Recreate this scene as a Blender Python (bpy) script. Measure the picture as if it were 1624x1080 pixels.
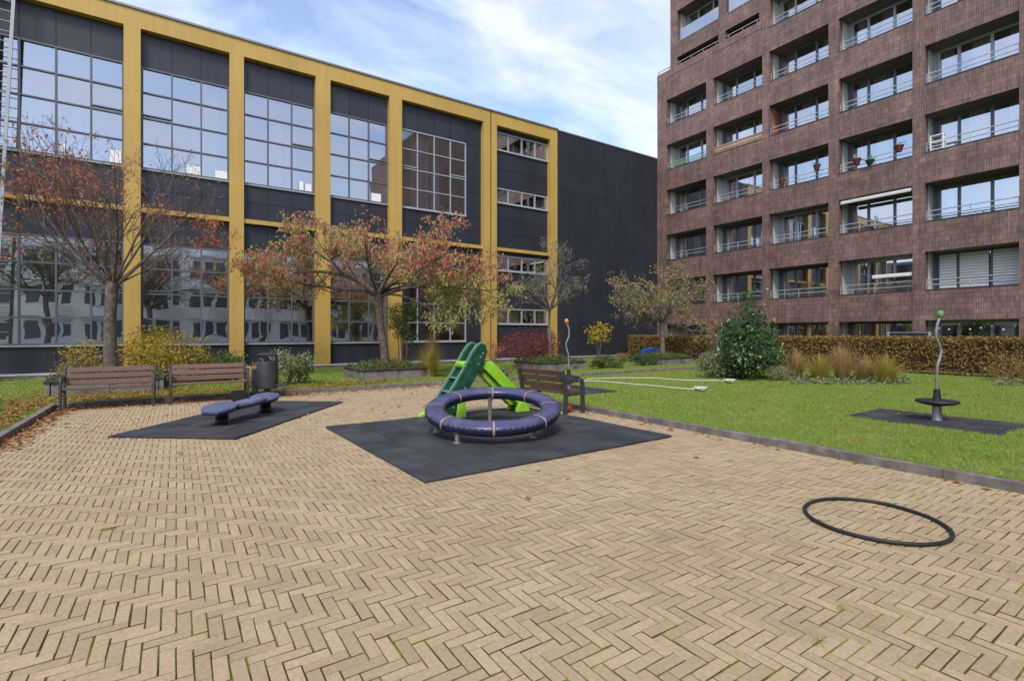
import bpy, bmesh, math, random
import numpy as np
from mathutils import Vector, Matrix

for o in list(bpy.data.objects):
    bpy.data.objects.remove(o)
SC = bpy.context.scene
COL = SC.collection
R = math.radians
rnd = random.Random(7)
nrg = np.random.default_rng(11)

# ------------------------------------------------------------------ camera
# world axes: X runs along the office facade, Y along the brick facade
FOC, CX, HY, CH = 798.0, 812.0, 529.0, 1.5       # focal length in photo pixels, centre, horizon, eye height
HEAD = R(56.3)
FX, FY = math.cos(HEAD), math.sin(HEAD)
RX, RY = math.sin(HEAD), -math.cos(HEAD)
cam_d = bpy.data.cameras.new('camera')
cam = bpy.data.objects.new('camera', cam_d)
COL.objects.link(cam)
cam.location = (0, 0, CH)
cam.rotation_euler = (R(90), 0, HEAD - R(90))
cam_d.sensor_width = 36.0
cam_d.sensor_fit = 'HORIZONTAL'
cam_d.lens = FOC / 1624 * 36
cam_d.shift_y = -(540 - HY) / 1624
cam_d.clip_start = 0.05
cam_d.clip_end = 2000
SC.camera = cam

# ------------------------------------------------------------------ light
SUN_AZ, SUN_EL = R(228), R(50)          # direction towards the sun (azimuth from +X)
world = bpy.data.worlds.new('World')
SC.world = world
world.use_nodes = True
wn, wl = world.node_tree.nodes, world.node_tree.links
wn.clear()
w_out = wn.new('ShaderNodeOutputWorld')
w_bg = wn.new('ShaderNodeBackground')
w_sky = wn.new('ShaderNodeTexSky')
w_sky.sky_type = 'NISHITA'
w_sky.sun_disc = False
w_sky.sun_elevation = SUN_EL
w_sky.sun_rotation = R(90) - SUN_AZ
w_sky.air_density = 1.0
w_sky.dust_density = 1.2
w_sky.ozone_density = 2.5
w_tc = wn.new('ShaderNodeTexCoord')
w_sep = wn.new('ShaderNodeSeparateXYZ')
wl.new(w_tc.outputs['Generated'], w_sep.inputs[0])
w_add = wn.new('ShaderNodeMath'); w_add.operation = 'ADD'; w_add.inputs[1].default_value = 0.22
wl.new(w_sep.outputs['Z'], w_add.inputs[0])
w_mx = wn.new('ShaderNodeMath'); w_mx.operation = 'MAXIMUM'; w_mx.inputs[1].default_value = 0.05
wl.new(w_add.outputs[0], w_mx.inputs[0])
w_dx = wn.new('ShaderNodeMath'); w_dx.operation = 'DIVIDE'
w_dy = wn.new('ShaderNodeMath'); w_dy.operation = 'DIVIDE'
wl.new(w_sep.outputs['X'], w_dx.inputs[0]); wl.new(w_mx.outputs[0], w_dx.inputs[1])
wl.new(w_sep.outputs['Y'], w_dy.inputs[0]); wl.new(w_mx.outputs[0], w_dy.inputs[1])
w_cmb = wn.new('ShaderNodeCombineXYZ')
wl.new(w_dx.outputs[0], w_cmb.inputs[0]); wl.new(w_dy.outputs[0], w_cmb.inputs[1])
w_map = wn.new('ShaderNodeMapping')
w_map.inputs['Rotation'].default_value = (0, 0, R(35))
w_map.inputs['Location'].default_value = (0.35, 2.0, 0)
w_map.inputs['Scale'].default_value = (1.0, 2.1, 1)
wl.new(w_cmb.outputs[0], w_map.inputs[0])
w_n = wn.new('ShaderNodeTexNoise')
w_n.inputs['Scale'].default_value = 1.7
w_n.inputs['Detail'].default_value = 9
w_n.inputs['Roughness'].default_value = 0.6
w_n.inputs['Distortion'].default_value = 0.55
wl.new(w_map.outputs[0], w_n.inputs['Vector'])
w_r = wn.new('ShaderNodeValToRGB')
w_r.color_ramp.elements[0].position = 0.36
w_r.color_ramp.elements[0].color = (0, 0, 0, 1)
w_r.color_ramp.elements[1].position = 0.70
w_r.color_ramp.elements[1].color = (1, 1, 1, 1)
wl.new(w_n.outputs['Fac'], w_r.inputs[0])
w_f = wn.new('ShaderNodeMath'); w_f.operation = 'MULTIPLY_ADD'
w_f.inputs[1].default_value = 0.72; w_f.inputs[2].default_value = 0.10
wl.new(w_r.outputs[0], w_f.inputs[0])
w_mix = wn.new('ShaderNodeMix'); w_mix.data_type = 'RGBA'
w_mix.inputs['B'].default_value = (4.1, 4.25, 4.7, 1)
wl.new(w_f.outputs[0], w_mix.inputs['Factor'])
wl.new(w_sky.outputs[0], w_mix.inputs['A'])
wl.new(w_mix.outputs['Result'], w_bg.inputs['Color'])
w_bg.inputs['Strength'].default_value = 0.15
wl.new(w_bg.outputs[0], w_out.inputs[0])

sun_d = bpy.data.lights.new('sun', 'SUN')
sun_d.energy = 1.4
sun_d.angle = R(14)
sun_d.color = (1.0, 0.93, 0.83)
sun = bpy.data.objects.new('sun', sun_d)
COL.objects.link(sun)
sd = Vector((math.cos(SUN_EL) * math.cos(SUN_AZ), math.cos(SUN_EL) * math.sin(SUN_AZ), math.sin(SUN_EL)))
sun.rotation_euler = sd.to_track_quat('Z', 'Y').to_euler()
sun.location = (-6, -6, 30)

SC.view_settings.view_transform = 'Standard'
SC.view_settings.look = 'None'
SC.view_settings.gamma = 1
SC.view_settings.use_curve_mapping = False
SC.view_settings.exposure = 0.97
SC.render.engine = 'CYCLES'
SC.cycles.use_denoising = True
SC.cycles.max_bounces = 8
SC.cycles.transparent_max_bounces = 16
SC.cycles.caustics_reflective = False
SC.cycles.caustics_refractive = False

# ------------------------------------------------------------------ helpers
def ground_at(px, py, z=0.0):
    d = (CH - z) * FOC / (py - HY)
    r = (px - CX) / FOC * d
    return (d * FX + r * RX, d * FY + r * RY)

def at_depth(px, d):
    r = (px - CX) / FOC * d
    return (d * FX + r * RX, d * FY + r * RY)

def depth_of(x, y):
    return x * FX + y * FY

def tag(o, label=None, cat=None, group=None, kind=None):
    if label: o['label'] = label
    if cat: o['category'] = cat
    if group: o['group'] = group
    if kind: o['kind'] = kind
    return o

def empty(name, loc=(0, 0, 0), rz=0.0):
    e = bpy.data.objects.new(name, None)
    COL.objects.link(e)
    e.location = loc
    e.rotation_euler = (0, 0, rz)
    e.empty_display_size = 0.1
    return e

def child(o, p, world=False):
    o.parent = p
    if world:       # the child's mesh is in world coordinates
        o.matrix_parent_inverse = Matrix.LocRotScale(p.location, p.rotation_euler, p.scale).inverted()
    return o

class MB:
    def __init__(s):
        s.v, s.f = [], []
    def add(s, vs, fs):
        b = len(s.v)
        s.v.extend([tuple(p) for p in vs])
        s.f.extend([tuple(b + i for i in f) for f in fs])
        return s
    def box(s, x0, x1, y0, y1, z0, z1):
        return s.add([(x0, y0, z0), (x1, y0, z0), (x1, y1, z0), (x0, y1, z0), (x0, y0, z1), (x1, y0, z1), (x1, y1, z1), (x0, y1, z1)],
                     [(0, 3, 2, 1), (4, 5, 6, 7), (0, 1, 5, 4), (1, 2, 6, 5), (2, 3, 7, 6), (3, 0, 4, 7)])
    def tube(s, pts, rad, n=8, prof=None, caps=True, up=None):
        pts = [Vector(p) for p in pts]
        m = len(pts)
        if not hasattr(rad, '__len__'): rad = [rad] * m
        tang = []
        for i in range(m):
            a = pts[max(i - 1, 0)]; b = pts[min(i + 1, m - 1)]
            t = b - a
            tang.append(t.normalized() if t.length > 1e-9 else Vector((0, 0, 1)))
        t0 = tang[0]
        ref = Vector(up) if up is not None else (Vector((0, 0, 1)) if abs(t0.z) < 0.9 else Vector((1, 0, 0)))
        nx = (ref - t0 * ref.dot(t0)).normalized()
        vs, fs = [], []
        if prof is None:
            prof = [(math.cos(2 * math.pi * k / n), math.sin(2 * math.pi * k / n)) for k in range(n)]
        n = len(prof)
        for i in range(m):
            t = tang[i]
            if up is not None:
                nx = Vector(up)
            nx = (nx - t * nx.dot(t))
            nx = nx.normalized() if nx.length > 1e-6 else t.orthogonal().normalized()
            ny = t.cross(nx)
            for (a, b) in prof:
                vs.append(pts[i] + nx * a * rad[i] + ny * b * rad[i])
        for i in range(m - 1):
            for k in range(n):
                k2 = (k + 1) % n
                fs.append((i * n + k, i * n + k2, (i + 1) * n + k2, (i + 1) * n + k))
        if caps:
            fs.append(tuple(reversed(range(n))))
            fs.append(tuple(range((m - 1) * n, m * n)))
        return s.add(vs, fs)
    def lathe(s, prof, n=24, cx=0, cy=0):
        vs, fs = [], []
        for (r, z) in prof:
            for k in range(n):
                a = 2 * math.pi * k / n
                vs.append((cx + r * math.cos(a), cy + r * math.sin(a), z))
        for i in range(len(prof) - 1):
            for k in range(n):
                k2 = (k + 1) % n
                fs.append((i * n + k, i * n + k2, (i + 1) * n + k2, (i + 1) * n + k))
        fs.append(tuple(reversed(range(n))))
        fs.append(tuple(range((len(prof) - 1) * n, len(prof) * n)))
        return s.add(vs, fs)
    def prism(s, outline, axis, a, b):
        # outline: 2D points; axis 'x': (y,z) extruded in x; 'y': (x,z); 'z': (x,y)
        def P(p, c):
            return {'x': (c, p[0], p[1]), 'y': (p[0], c, p[1]), 'z': (p[0], p[1], c)}[axis]
        n = len(outline)
        vs = [P(p, a) for p in outline] + [P(p, b) for p in outline]
        fs = [tuple(range(n)), tuple(reversed(range(n, 2 * n)))]
        for k in range(n):
            k2 = (k + 1) % n
            fs.append((k, n + k, n + k2, k2))
        return s.add(vs, fs)
    def mesh(s, name, mat=None, smooth=True, ang=35):
        m = bpy.data.meshes.new(name)
        m.from_pydata(s.v, [], s.f)
        bm = bmesh.new(); bm.from_mesh(m)
        bmesh.ops.recalc_face_normals(bm, faces=bm.faces)
        bm.to_mesh(m); bm.free()
        if smooth:
            m.polygons.foreach_set('use_smooth', [True] * len(m.polygons))
            m.set_sharp_from_angle(angle=R(ang))
        if mat: m.materials.append(mat)
        return m
    def build(s, name, mat=None, parent=None, smooth=True, bevel=0, world=False, ang=35):
        o = bpy.data.objects.new(name, s.mesh(name, mat, smooth, ang))
        COL.objects.link(o)
        if parent: child(o, parent, world)
        if bevel:
            b = o.modifiers.new('bevel', 'BEVEL')
            b.width = bevel; b.segments = 2; b.limit_method = 'ANGLE'; b.angle_limit = R(40)
        return o

def np_mesh(name, V, F, mat=None, smooth=False):
    V = np.asarray(V, dtype=np.float32); F = np.asarray(F, dtype=np.int32)
    m = bpy.data.meshes.new(name)
    nf, k = F.shape
    m.vertices.add(len(V)); m.vertices.foreach_set('co', V.ravel())
    m.loops.add(nf * k); m.loops.foreach_set('vertex_index', F.ravel())
    m.polygons.add(nf)
    m.polygons.foreach_set('loop_start', np.arange(0, nf * k, k, dtype=np.int32))
    m.polygons.foreach_set('loop_total', np.full(nf, k, dtype=np.int32))
    m.polygons.foreach_set('use_smooth', np.full(nf, smooth, dtype=bool))
    m.update(calc_edges=True)
    m.validate()
    if mat: m.materials.append(mat)
    return m

def np_obj(name, V, F, mat=None, parent=None, smooth=False, world=False):
    o = bpy.data.objects.new(name, np_mesh(name, V, F, mat, smooth))
    COL.objects.link(o)
    if parent: child(o, parent, world)
    return o

def copy_tree(o, parent=None):
    c = o.copy(); COL.objects.link(c); c.parent = parent
    for ch in o.children: copy_tree(ch, c)
    return c

# ------------------------------------------------------------------ materials
def _nt(name):
    m = bpy.data.materials.new(name)
    m.use_nodes = True
    nt = m.node_tree
    return m, nt, nt.nodes, nt.links, nt.nodes['Principled BSDF']

def _math(N, L, op, a, b=None):
    n = N.new('ShaderNodeMath'); n.operation = op
    for i, x in enumerate((a, b)):
        if x is None: continue
        if isinstance(x, (int, float)): n.inputs[i].default_value = x
        else: L.new(x, n.inputs[i])
    return n.outputs[0]

def pm(name, base, rough=0.6, metal=0.0, var=0.12, scale=6.0, bump=0.0, bscale=80.0, rand=0.0, spec=0.4, alt=None, altscale=2.0, altpos=(0.45, 0.65), stretch=None, coat=0.0, rvar=0.0, alt2=None, streak=0.0):
    """noise-varied colour, optional second colour in patches, per-piece variation and fine relief"""
    m, nt, N, L, P = _nt(name)
    geo = N.new('ShaderNodeNewGeometry')
    if stretch:
        tc = N.new('ShaderNodeTexCoord')
        mp = N.new('ShaderNodeMapping'); mp.inputs['Scale'].default_value = stretch
        L.new(tc.outputs['Object'], mp.inputs[0]); pos = mp.outputs[0]
    else:
        pos = geo.outputs['Position']
    n1 = N.new('ShaderNodeTexNoise'); n1.inputs['Scale'].default_value = scale; n1.inputs['Detail'].default_value = 5
    L.new(pos, n1.inputs['Vector'])
    mr = N.new('ShaderNodeMapRange')
    mr.inputs['From Min'].default_value = 0.3; mr.inputs['From Max'].default_value = 0.7
    mr.inputs['To Min'].default_value = 1 - var; mr.inputs['To Max'].default_value = 1 + var
    mr.clamp = False
    L.new(n1.outputs['Fac'], mr.inputs['Value'])
    fac = mr.outputs[0]
    if rand:
        oi = N.new('ShaderNodeObjectInfo')
        s = _math(N, L, 'ADD', oi.outputs['Random'], geo.outputs['Random Per Island'])
        s = _math(N, L, 'FRACT', s)
        s = _math(N, L, 'MULTIPLY', s, 2 * rand)
        s = _math(N, L, 'ADD', s, 1 - rand)
        fac = _math(N, L, 'MULTIPLY', fac, s)
    if alt:
        n2 = N.new('ShaderNodeTexNoise'); n2.inputs['Scale'].default_value = altscale; n2.inputs['Detail'].default_value = 6
        L.new(pos, n2.inputs['Vector'])
        rp = N.new('ShaderNodeValToRGB')
        rp.color_ramp.elements[0].position = altpos[0]; rp.color_ramp.elements[1].position = altpos[1]
        rp.color_ramp.elements[0].color = (*base, 1); rp.color_ramp.elements[1].color = (*alt, 1)
        L.new(n2.outputs['Fac'], rp.inputs[0])
        src = rp.outputs[0]
    else:
        c = N.new('ShaderNodeRGB'); c.outputs[0].default_value = (*base, 1); src = c.outputs[0]
    if alt2:
        c2, s2, (p0, p1), f2 = alt2
        n4 = N.new('ShaderNodeTexNoise'); n4.inputs['Scale'].default_value = s2; n4.inputs['Detail'].default_value = 7; n4.inputs['Roughness'].default_value = 0.6
        mo = N.new('ShaderNodeVectorMath'); mo.operation = 'ADD'; mo.inputs[1].default_value = (31.7, 12.3, 5.1)
        L.new(pos, mo.inputs[0]); L.new(mo.outputs[0], n4.inputs['Vector'])
        m4 = N.new('ShaderNodeMapRange'); m4.inputs['From Min'].default_value = p0; m4.inputs['From Max'].default_value = p1
        m4.inputs['To Min'].default_value = 0; m4.inputs['To Max'].default_value = f2
        L.new(n4.outputs['Fac'], m4.inputs['Value'])
        mix4 = N.new('ShaderNodeMix'); mix4.data_type = 'RGBA'; mix4.inputs['B'].default_value = (*c2, 1)
        L.new(m4.outputs[0], mix4.inputs['Factor']); L.new(src, mix4.inputs['A'])
        src = mix4.outputs['Result']
    if streak:
        mp5 = N.new('ShaderNodeMapping'); mp5.inputs['Scale'].default_value = (5.0, 5.0, 0.16)
        L.new(geo.outputs['Position'], mp5.inputs[0])
        n5 = N.new('ShaderNodeTexNoise'); n5.inputs['Scale'].default_value = 1.0; n5.inputs['Detail'].default_value = 6
        L.new(mp5.outputs[0], n5.inputs['Vector'])
        m5 = N.new('ShaderNodeMapRange'); m5.inputs['From Min'].default_value = 0.35; m5.inputs['From Max'].default_value = 0.65
        m5.inputs['To Min'].default_value = 1 - streak; m5.inputs['To Max'].default_value = 1 + streak * 0.6
        L.new(n5.outputs['Fac'], m5.inputs['Value'])
        fac = _math(N, L, 'MULTIPLY', fac, m5.outputs[0])
    vm = N.new('ShaderNodeVectorMath'); vm.operation = 'SCALE'
    L.new(src, vm.inputs[0]); L.new(fac, vm.inputs['Scale'])
    L.new(vm.outputs[0], P.inputs['Base Color'])
    P.inputs['Roughness'].default_value = rough
    if rvar:
        r_ = _math(N, L, 'MULTIPLY', n1.outputs['Fac'], 2 * rvar)
        r_ = _math(N, L, 'ADD', r_, rough - rvar)
        L.new(r_, P.inputs['Roughness'])
    P.inputs['Metallic'].default_value = metal
    P.inputs['Specular IOR Level'].default_value = spec
    P.inputs['Coat Weight'].default_value = coat
    if bump:
        n3 = N.new('ShaderNodeTexNoise'); n3.inputs['Scale'].default_value = bscale; n3.inputs['Detail'].default_value = 4
        L.new(pos, n3.inputs['Vector'])
        b = N.new('ShaderNodeBump'); b.inputs['Strength'].default_value = bump; b.inputs['Distance'].default_value = 0.01
        L.new(n3.outputs['Fac'], b.inputs['Height']); L.new(b.outputs[0], P.inputs['Normal'])
    return m

def leaf_mat(name, cols, trans=0.3, rough=0.55, patch=None):
    """cols: list of colours spread over the leaves at random"""
    m, nt, N, L, P = _nt(name)
    geo = N.new('ShaderNodeNewGeometry')
    rp = N.new('ShaderNodeValToRGB'); cr = rp.color_ramp
    cr.interpolation = 'LINEAR'
    n = len(cols)
    while len(cr.elements) < n: cr.elements.new(0.5)
    for i, c in enumerate(cols):
        cr.elements[i].position = i / max(n - 1, 1); cr.elements[i].color = (*c, 1)
    L.new(geo.outputs['Random Per Island'], rp.inputs[0])
    src = rp.outputs[0]
    if patch:       # drier, yellower patches
        nz = N.new('ShaderNodeTexNoise'); nz.inputs['Scale'].default_value = 1.1; nz.inputs['Detail'].default_value = 7; nz.inputs['Roughness'].default_value = 0.65
        L.new(geo.outputs['Position'], nz.inputs['Vector'])
        mr = N.new('ShaderNodeMapRange'); mr.inputs['From Min'].default_value = 0.42; mr.inputs['From Max'].default_value = 0.68; mr.inputs['To Max'].default_value = 0.55
        L.new(nz.outputs['Fac'], mr.inputs['Value'])
        mx_ = N.new('ShaderNodeMix'); mx_.data_type = 'RGBA'; mx_.inputs['B'].default_value = (*patch, 1)
        L.new(mr.outputs[0], mx_.inputs['Factor']); L.new(src, mx_.inputs['A']); src = mx_.outputs['Result']
    L.new(src, P.inputs['Base Color'])
    P.inputs['Roughness'].default_value = rough
    P.inputs['Specular IOR Level'].default_value = 0.3
    tr = N.new('ShaderNodeBsdfTranslucent'); L.new(src, tr.inputs['Color'])
    mx = N.new('ShaderNodeMixShader'); mx.inputs[0].default_value = trans
    L.new(P.outputs[0], mx.inputs[1]); L.new(tr.outputs[0], mx.inputs[2])
    L.new(mx.outputs[0], N['Material Output'].inputs['Surface'])
    return m

def glass_mat(name, tint, refl, wave=0.0, wscale=0.8):
    m, nt, N, L, P = _nt(name)
    N.remove(P)
    gl = N.new('ShaderNodeBsdfGlossy'); gl.inputs['Roughness'].default_value = 0.0
    gl.inputs['Color'].default_value = (0.95, 0.95, 1.0, 1)
    tr = N.new('ShaderNodeBsdfTransparent'); tr.inputs['Color'].default_value = (*tint, 1)
    fr = N.new('ShaderNodeFresnel'); fr.inputs['IOR'].default_value = 1.5
    f = _math(N, L, 'ADD', fr.outputs[0], refl)
    f = _math(N, L, 'MINIMUM', f, 1.0)
    mx = N.new('ShaderNodeMixShader')
    L.new(f, mx.inputs[0]); L.new(tr.outputs[0], mx.inputs[1]); L.new(gl.outputs[0], mx.inputs[2])
    if wave:
        geo = N.new('ShaderNodeNewGeometry')
        oi = N.new('ShaderNodeObjectInfo')
        sc = _math(N, L, 'MULTIPLY', oi.outputs['Random'], 50.0)
        nz = N.new('ShaderNodeTexNoise'); nz.noise_dimensions = '4D'
        nz.inputs['Scale'].default_value = wscale; nz.inputs['Detail'].default_value = 1
        L.new(geo.outputs['Position'], nz.inputs['Vector']); L.new(sc, nz.inputs['W'])
        b = N.new('ShaderNodeBump'); b.inputs['Strength'].default_value = 1.0; b.inputs['Distance'].default_value = wave
        L.new(nz.outputs['Fac'], b.inputs['Height'])
        L.new(b.outputs[0], gl.inputs['Normal'])
    L.new(mx.outputs[0], N['Material Output'].inputs['Surface'])
    return m

def cladding_brick_mat(name):
    m, nt, N, L, P = _nt(name)
    geo = N.new('ShaderNodeNewGeometry')
    sp = N.new('ShaderNodeSeparateXYZ'); L.new(geo.outputs['Position'], sp.inputs[0])
    s = _math(N, L, 'ADD', sp.outputs['X'], sp.outputs['Y'])
    cb = N.new('ShaderNodeCombineXYZ'); L.new(s, cb.inputs[0]); L.new(sp.outputs['Z'], cb.inputs[1])
    def brick(w, h, c1, c2, mort, ms, off):
        b = N.new('ShaderNodeTexBrick')
        b.offset = off
        b.inputs['Scale'].default_value = 1.0
        b.inputs['Brick Width'].default_value = w; b.inputs['Row Height'].default_value = h
        b.inputs['Mortar Size'].default_value = ms
        b.inputs['Mortar Smooth'].default_value = 0.1
        b.inputs['Color1'].default_value = (*c1, 1); b.inputs['Color2'].default_value = (*c2, 1); b.inputs['Mortar'].default_value = (*mort, 1)
        L.new(cb.outputs[0], b.inputs['Vector'])
        return b
    b1 = brick(0.072, 0.205, (0.265, 0.148, 0.115), (0.15, 0.100, 0.088), (0.06, 0.05, 0.047), 0.006, 0.0)
    b2 = brick(0.43, 0.205, (1.12, 1.06, 1.03), (0.82, 0.85, 0.88), (0.72, 0.72, 0.72), 0.008, 0.5)
    mul = N.new('ShaderNodeMix'); mul.data_type = 'RGBA'; mul.blend_type = 'MULTIPLY'; mul.inputs['Factor'].default_value = 1
    L.new(b1.outputs['Color'], mul.inputs['A']); L.new(b2.outputs['Color'], mul.inputs['B'])
    n1 = N.new('ShaderNodeTexNoise'); n1.inputs['Scale'].default_value = 0.9; n1.inputs['Detail'].default_value = 6; n1.inputs['Roughness'].default_value = 0.65
    L.new(geo.outputs['Position'], n1.inputs['Vector'])
    mr = N.new('ShaderNodeMapRange'); mr.inputs['From Min'].default_value = 0.3; mr.inputs['From Max'].default_value = 0.7
    mr.inputs['To Min'].default_value = 0.72; mr.inputs['To Max'].default_value = 1.35
    L.new(n1.outputs['Fac'], mr.inputs['Value'])
    vm = N.new('ShaderNodeVectorMath'); vm.operation = 'SCALE'
    L.new(mul.outputs['Result'], vm.inputs[0]); L.new(mr.outputs[0], vm.inputs['Scale'])
    L.new(vm.outputs[0], P.inputs['Base Color'])
    mp5 = N.new('ShaderNodeMapping'); mp5.inputs['Scale'].default_value = (4.0, 4.0, 0.25)
    L.new(geo.outputs['Position'], mp5.inputs[0])
    n5 = N.new('ShaderNodeTexNoise'); n5.inputs['Scale'].default_value = 1.0; n5.inputs['Detail'].default_value = 6
    L.new(mp5.outputs[0], n5.inputs['Vector'])
    m5 = N.new('ShaderNodeMapRange'); m5.inputs['From Min'].default_value = 0.35; m5.inputs['From Max'].default_value = 0.65
    m5.inputs['To Min'].default_value = 0.82; m5.inputs['To Max'].default_value = 1.12
    L.new(n5.outputs['Fac'], m5.inputs['Value'])
    sk = _math(N, L, 'MULTIPLY', mr.outputs[0], m5.outputs[0])
    L.new(sk, vm.inputs['Scale'])
    P.inputs['Roughness'].default_value = 0.6
    b = N.new('ShaderNodeBump'); b.inputs['Strength'].default_value = 0.7; b.inputs['Distance'].default_value = 0.008
    inv = _math(N, L, 'SUBTRACT', 1.0, b1.outputs['Fac'])
    L.new(inv, b.inputs['Height']); L.new(b.outputs[0], P.inputs['Normal'])
    return m

M = {}
M['paver'] = pm('paver_clay', (0.395, 0.305, 0.188), 0.85, var=0.13, scale=45, bump=0.6, bscale=110, rand=0.11, alt=(0.37, 0.265, 0.17), altscale=0.7, altpos=(0.35, 0.7), spec=0.25, alt2=((0.24, 0.20, 0.14), 2.2, (0.50, 0.75), 0.4))
M['joint'] = pm('joint_soil', (0.08, 0.062, 0.042), 0.95, var=0.3, scale=30, bump=0.5, bscale=200, alt=(0.17, 0.20, 0.03), altscale=3.2, altpos=(0.36, 0.56), spec=0.1)
M['soil'] = pm('soil', (0.06, 0.043, 0.028), 0.95, var=0.3, scale=14, bump=0.8, bscale=40, spec=0.1)
M['lawn'] = pm('lawn_soil', (0.12, 0.18, 0.032), 0.95, var=0.3, scale=9, bump=0.8, bscale=70, alt=(0.20, 0.20, 0.07), altscale=1.2, spec=0.1)
M['kerb'] = pm('kerb_concrete', (0.15, 0.125, 0.115), 0.85, var=0.22, scale=9, bump=0.4, bscale=120, rand=0.12, alt=(0.22, 0.20, 0.18), altscale=5)
M['rubber'] = pm('rubber_tile', (0.037, 0.039, 0.046), 0.82, var=0.28, scale=2.6, bump=0.35, bscale=260, rand=0.2, spec=0.3, rvar=0.1, alt=(0.062, 0.061, 0.060), altscale=1.7, altpos=(0.45, 0.8))
M['yellow'] = pm('yellow_paint', (0.50, 0.325, 0.085), 0.5, var=0.06, scale=0.7, spec=0.35, rvar=0.1, streak=0.07, alt2=((0.40, 0.26, 0.08), 0.9, (0.5, 0.8), 0.5))
M['panel'] = pm('dark_panel', (0.024, 0.027, 0.040), 0.45, var=0.12, scale=0.8, rand=0.10, spec=0.45, rvar=0.1, streak=0.12)
M['darkwall'] = pm('dark_wall', (0.024, 0.027, 0.039), 0.6, streak=0.18, var=0.16, scale=0.6, spec=0.35, alt=(0.027, 0.030, 0.041), altscale=1.5)
M['greyframe'] = pm('grey_frame', (0.10, 0.11, 0.135), 0.4, var=0.06, spec=0.5)
M['lightframe'] = pm('pale_frame', (0.36, 0.38, 0.42), 0.4, var=0.06, spec=0.5)
M['coping'] = pm('coping_metal', (0.25, 0.25, 0.26), 0.4, metal=0.6, var=0.08)
M['concrete'] = pm('concrete', (0.20, 0.185, 0.165), 0.9, var=0.25, scale=5, bump=0.35, bscale=90, alt=(0.12, 0.11, 0.095), altscale=3)
M['palestrip'] = pm('pale_strip', (0.45, 0.45, 0.44), 0.7, var=0.15, scale=3)
M['roomdark'] = pm('room_paint', (0.30, 0.29, 0.28), 0.9, var=0.1, scale=1)
M['roomwarm'] = pm('room_warm', (0.34, 0.29, 0.23), 0.9, var=0.15, scale=1.5)
M['white'] = pm('white_paint', (0.78, 0.78, 0.76), 0.6, var=0.05, scale=4)
M['brightpatch'] = pm('bright_patch', (0.82, 0.82, 0.82), 0.7, var=0.03)
M['brick'] = cladding_brick_mat('brick_cladding')
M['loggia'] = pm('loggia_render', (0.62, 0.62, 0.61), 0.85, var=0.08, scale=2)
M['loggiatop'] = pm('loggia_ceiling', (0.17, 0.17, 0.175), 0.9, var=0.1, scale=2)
M['curtain'] = pm('curtain_cloth', (0.60, 0.57, 0.50), 0.9, var=0.08, scale=3, rand=0.2)
M['glass'] = glass_mat('office_glass', (0.5, 0.55, 0.55), 0.78, wave=0.0045, wscale=1.2)
M['glassdark'] = glass_mat('office_glass_dark', (0.5, 0.52, 0.54), 0.17, wave=0.004, wscale=1.0)
M['glassup'] = glass_mat('office_glass_clear', (0.60, 0.60, 0.66), 0.37, wave=0.004, wscale=0.6)
M['glassapt'] = glass_mat('flat_glass', (0.78, 0.80, 0.82), 0.48, wave=0.002, wscale=0.6)
M['steel'] = pm('galvanised_steel', (0.34, 0.345, 0.35), 0.5, metal=0.7, var=0.12, scale=12, rvar=0.1)
M['rail'] = pm('rail_steel', (0.48, 0.49, 0.50), 0.45, metal=0.5, var=0.1)
M['darkmetal'] = pm('dark_grey_metal', (0.055, 0.057, 0.062), 0.5, metal=0.2, var=0.15, scale=7, rvar=0.12)
M['bin'] = pm('bin_grey', (0.05, 0.051, 0.058), 0.5, metal=0.2, var=0.15, scale=5, rvar=0.12)
M['slat'] = pm('bench_wood', (0.17, 0.095, 0.075), 0.72, var=0.3, scale=5, stretch=(2.5, 30, 30), bump=0.3, bscale=6, rand=0.18)
M['slatdark'] = pm('bench_wood_dark', (0.12, 0.065, 0.042), 0.65, var=0.3, scale=5, stretch=(2.5, 30, 30), bump=0.3, bscale=6, rand=0.15)
M['planterrim'] = pm('planter_rim_wood', (0.055, 0.045, 0.038), 0.85, var=0.3, scale=8, bump=0.3, bscale=60)
M['navy'] = pm('navy_plastic', (0.014, 0.016, 0.045), 0.45, var=0.12, scale=8, rvar=0.1, bump=0.1, bscale=150)
M['bluepad'] = pm('blue_pad', (0.052, 0.057, 0.135), 0.30, var=0.22, scale=7, rvar=0.15, bump=0.12, bscale=180, alt=(0.085, 0.088, 0.16), altscale=3, altpos=(0.4, 0.75))
M['seesaw'] = pm('seesaw_blue', (0.085, 0.10, 0.20), 0.5, var=0.2, scale=8, rvar=0.1, alt=(0.13, 0.145, 0.21), altscale=6, altpos=(0.5, 0.8))
M['ribblue'] = pm('rib_blue', (0.17, 0.19, 0.27), 0.5, var=0.25, scale=20)
M['tanband'] = pm('tan_band', (0.31, 0.235, 0.19), 0.6, var=0.15, scale=10)
M['blackrubber'] = pm('black_rubber', (0.018, 0.018, 0.02), 0.55, var=0.2, scale=12, rvar=0.1)
M['dgreen'] = pm('dark_green_plastic', (0.008, 0.058, 0.032), 0.45, var=0.15, scale=9, rvar=0.15, alt2=((0.04, 0.11, 0.08), 7, (0.5, 0.72), 0.6))
M['lgreen'] = pm('lime_plastic', (0.27, 0.56, 0.035), 0.45, var=0.12, scale=9, rvar=0.15, alt2=((0.36, 0.52, 0.14), 6, (0.5, 0.75), 0.6))
M['edgegreen'] = pm('pale_green_edge', (0.09, 0.22, 0.14), 0.5, var=0.2, scale=9)  # paler green for the hand rails and steps
M['orange'] = pm('orange_plastic', (0.72, 0.10, 0.02), 0.35, var=0.08)
M['topgreen'] = pm('green_knob', (0.11, 0.26, 0.09), 0.4, var=0.15, scale=20)
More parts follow.
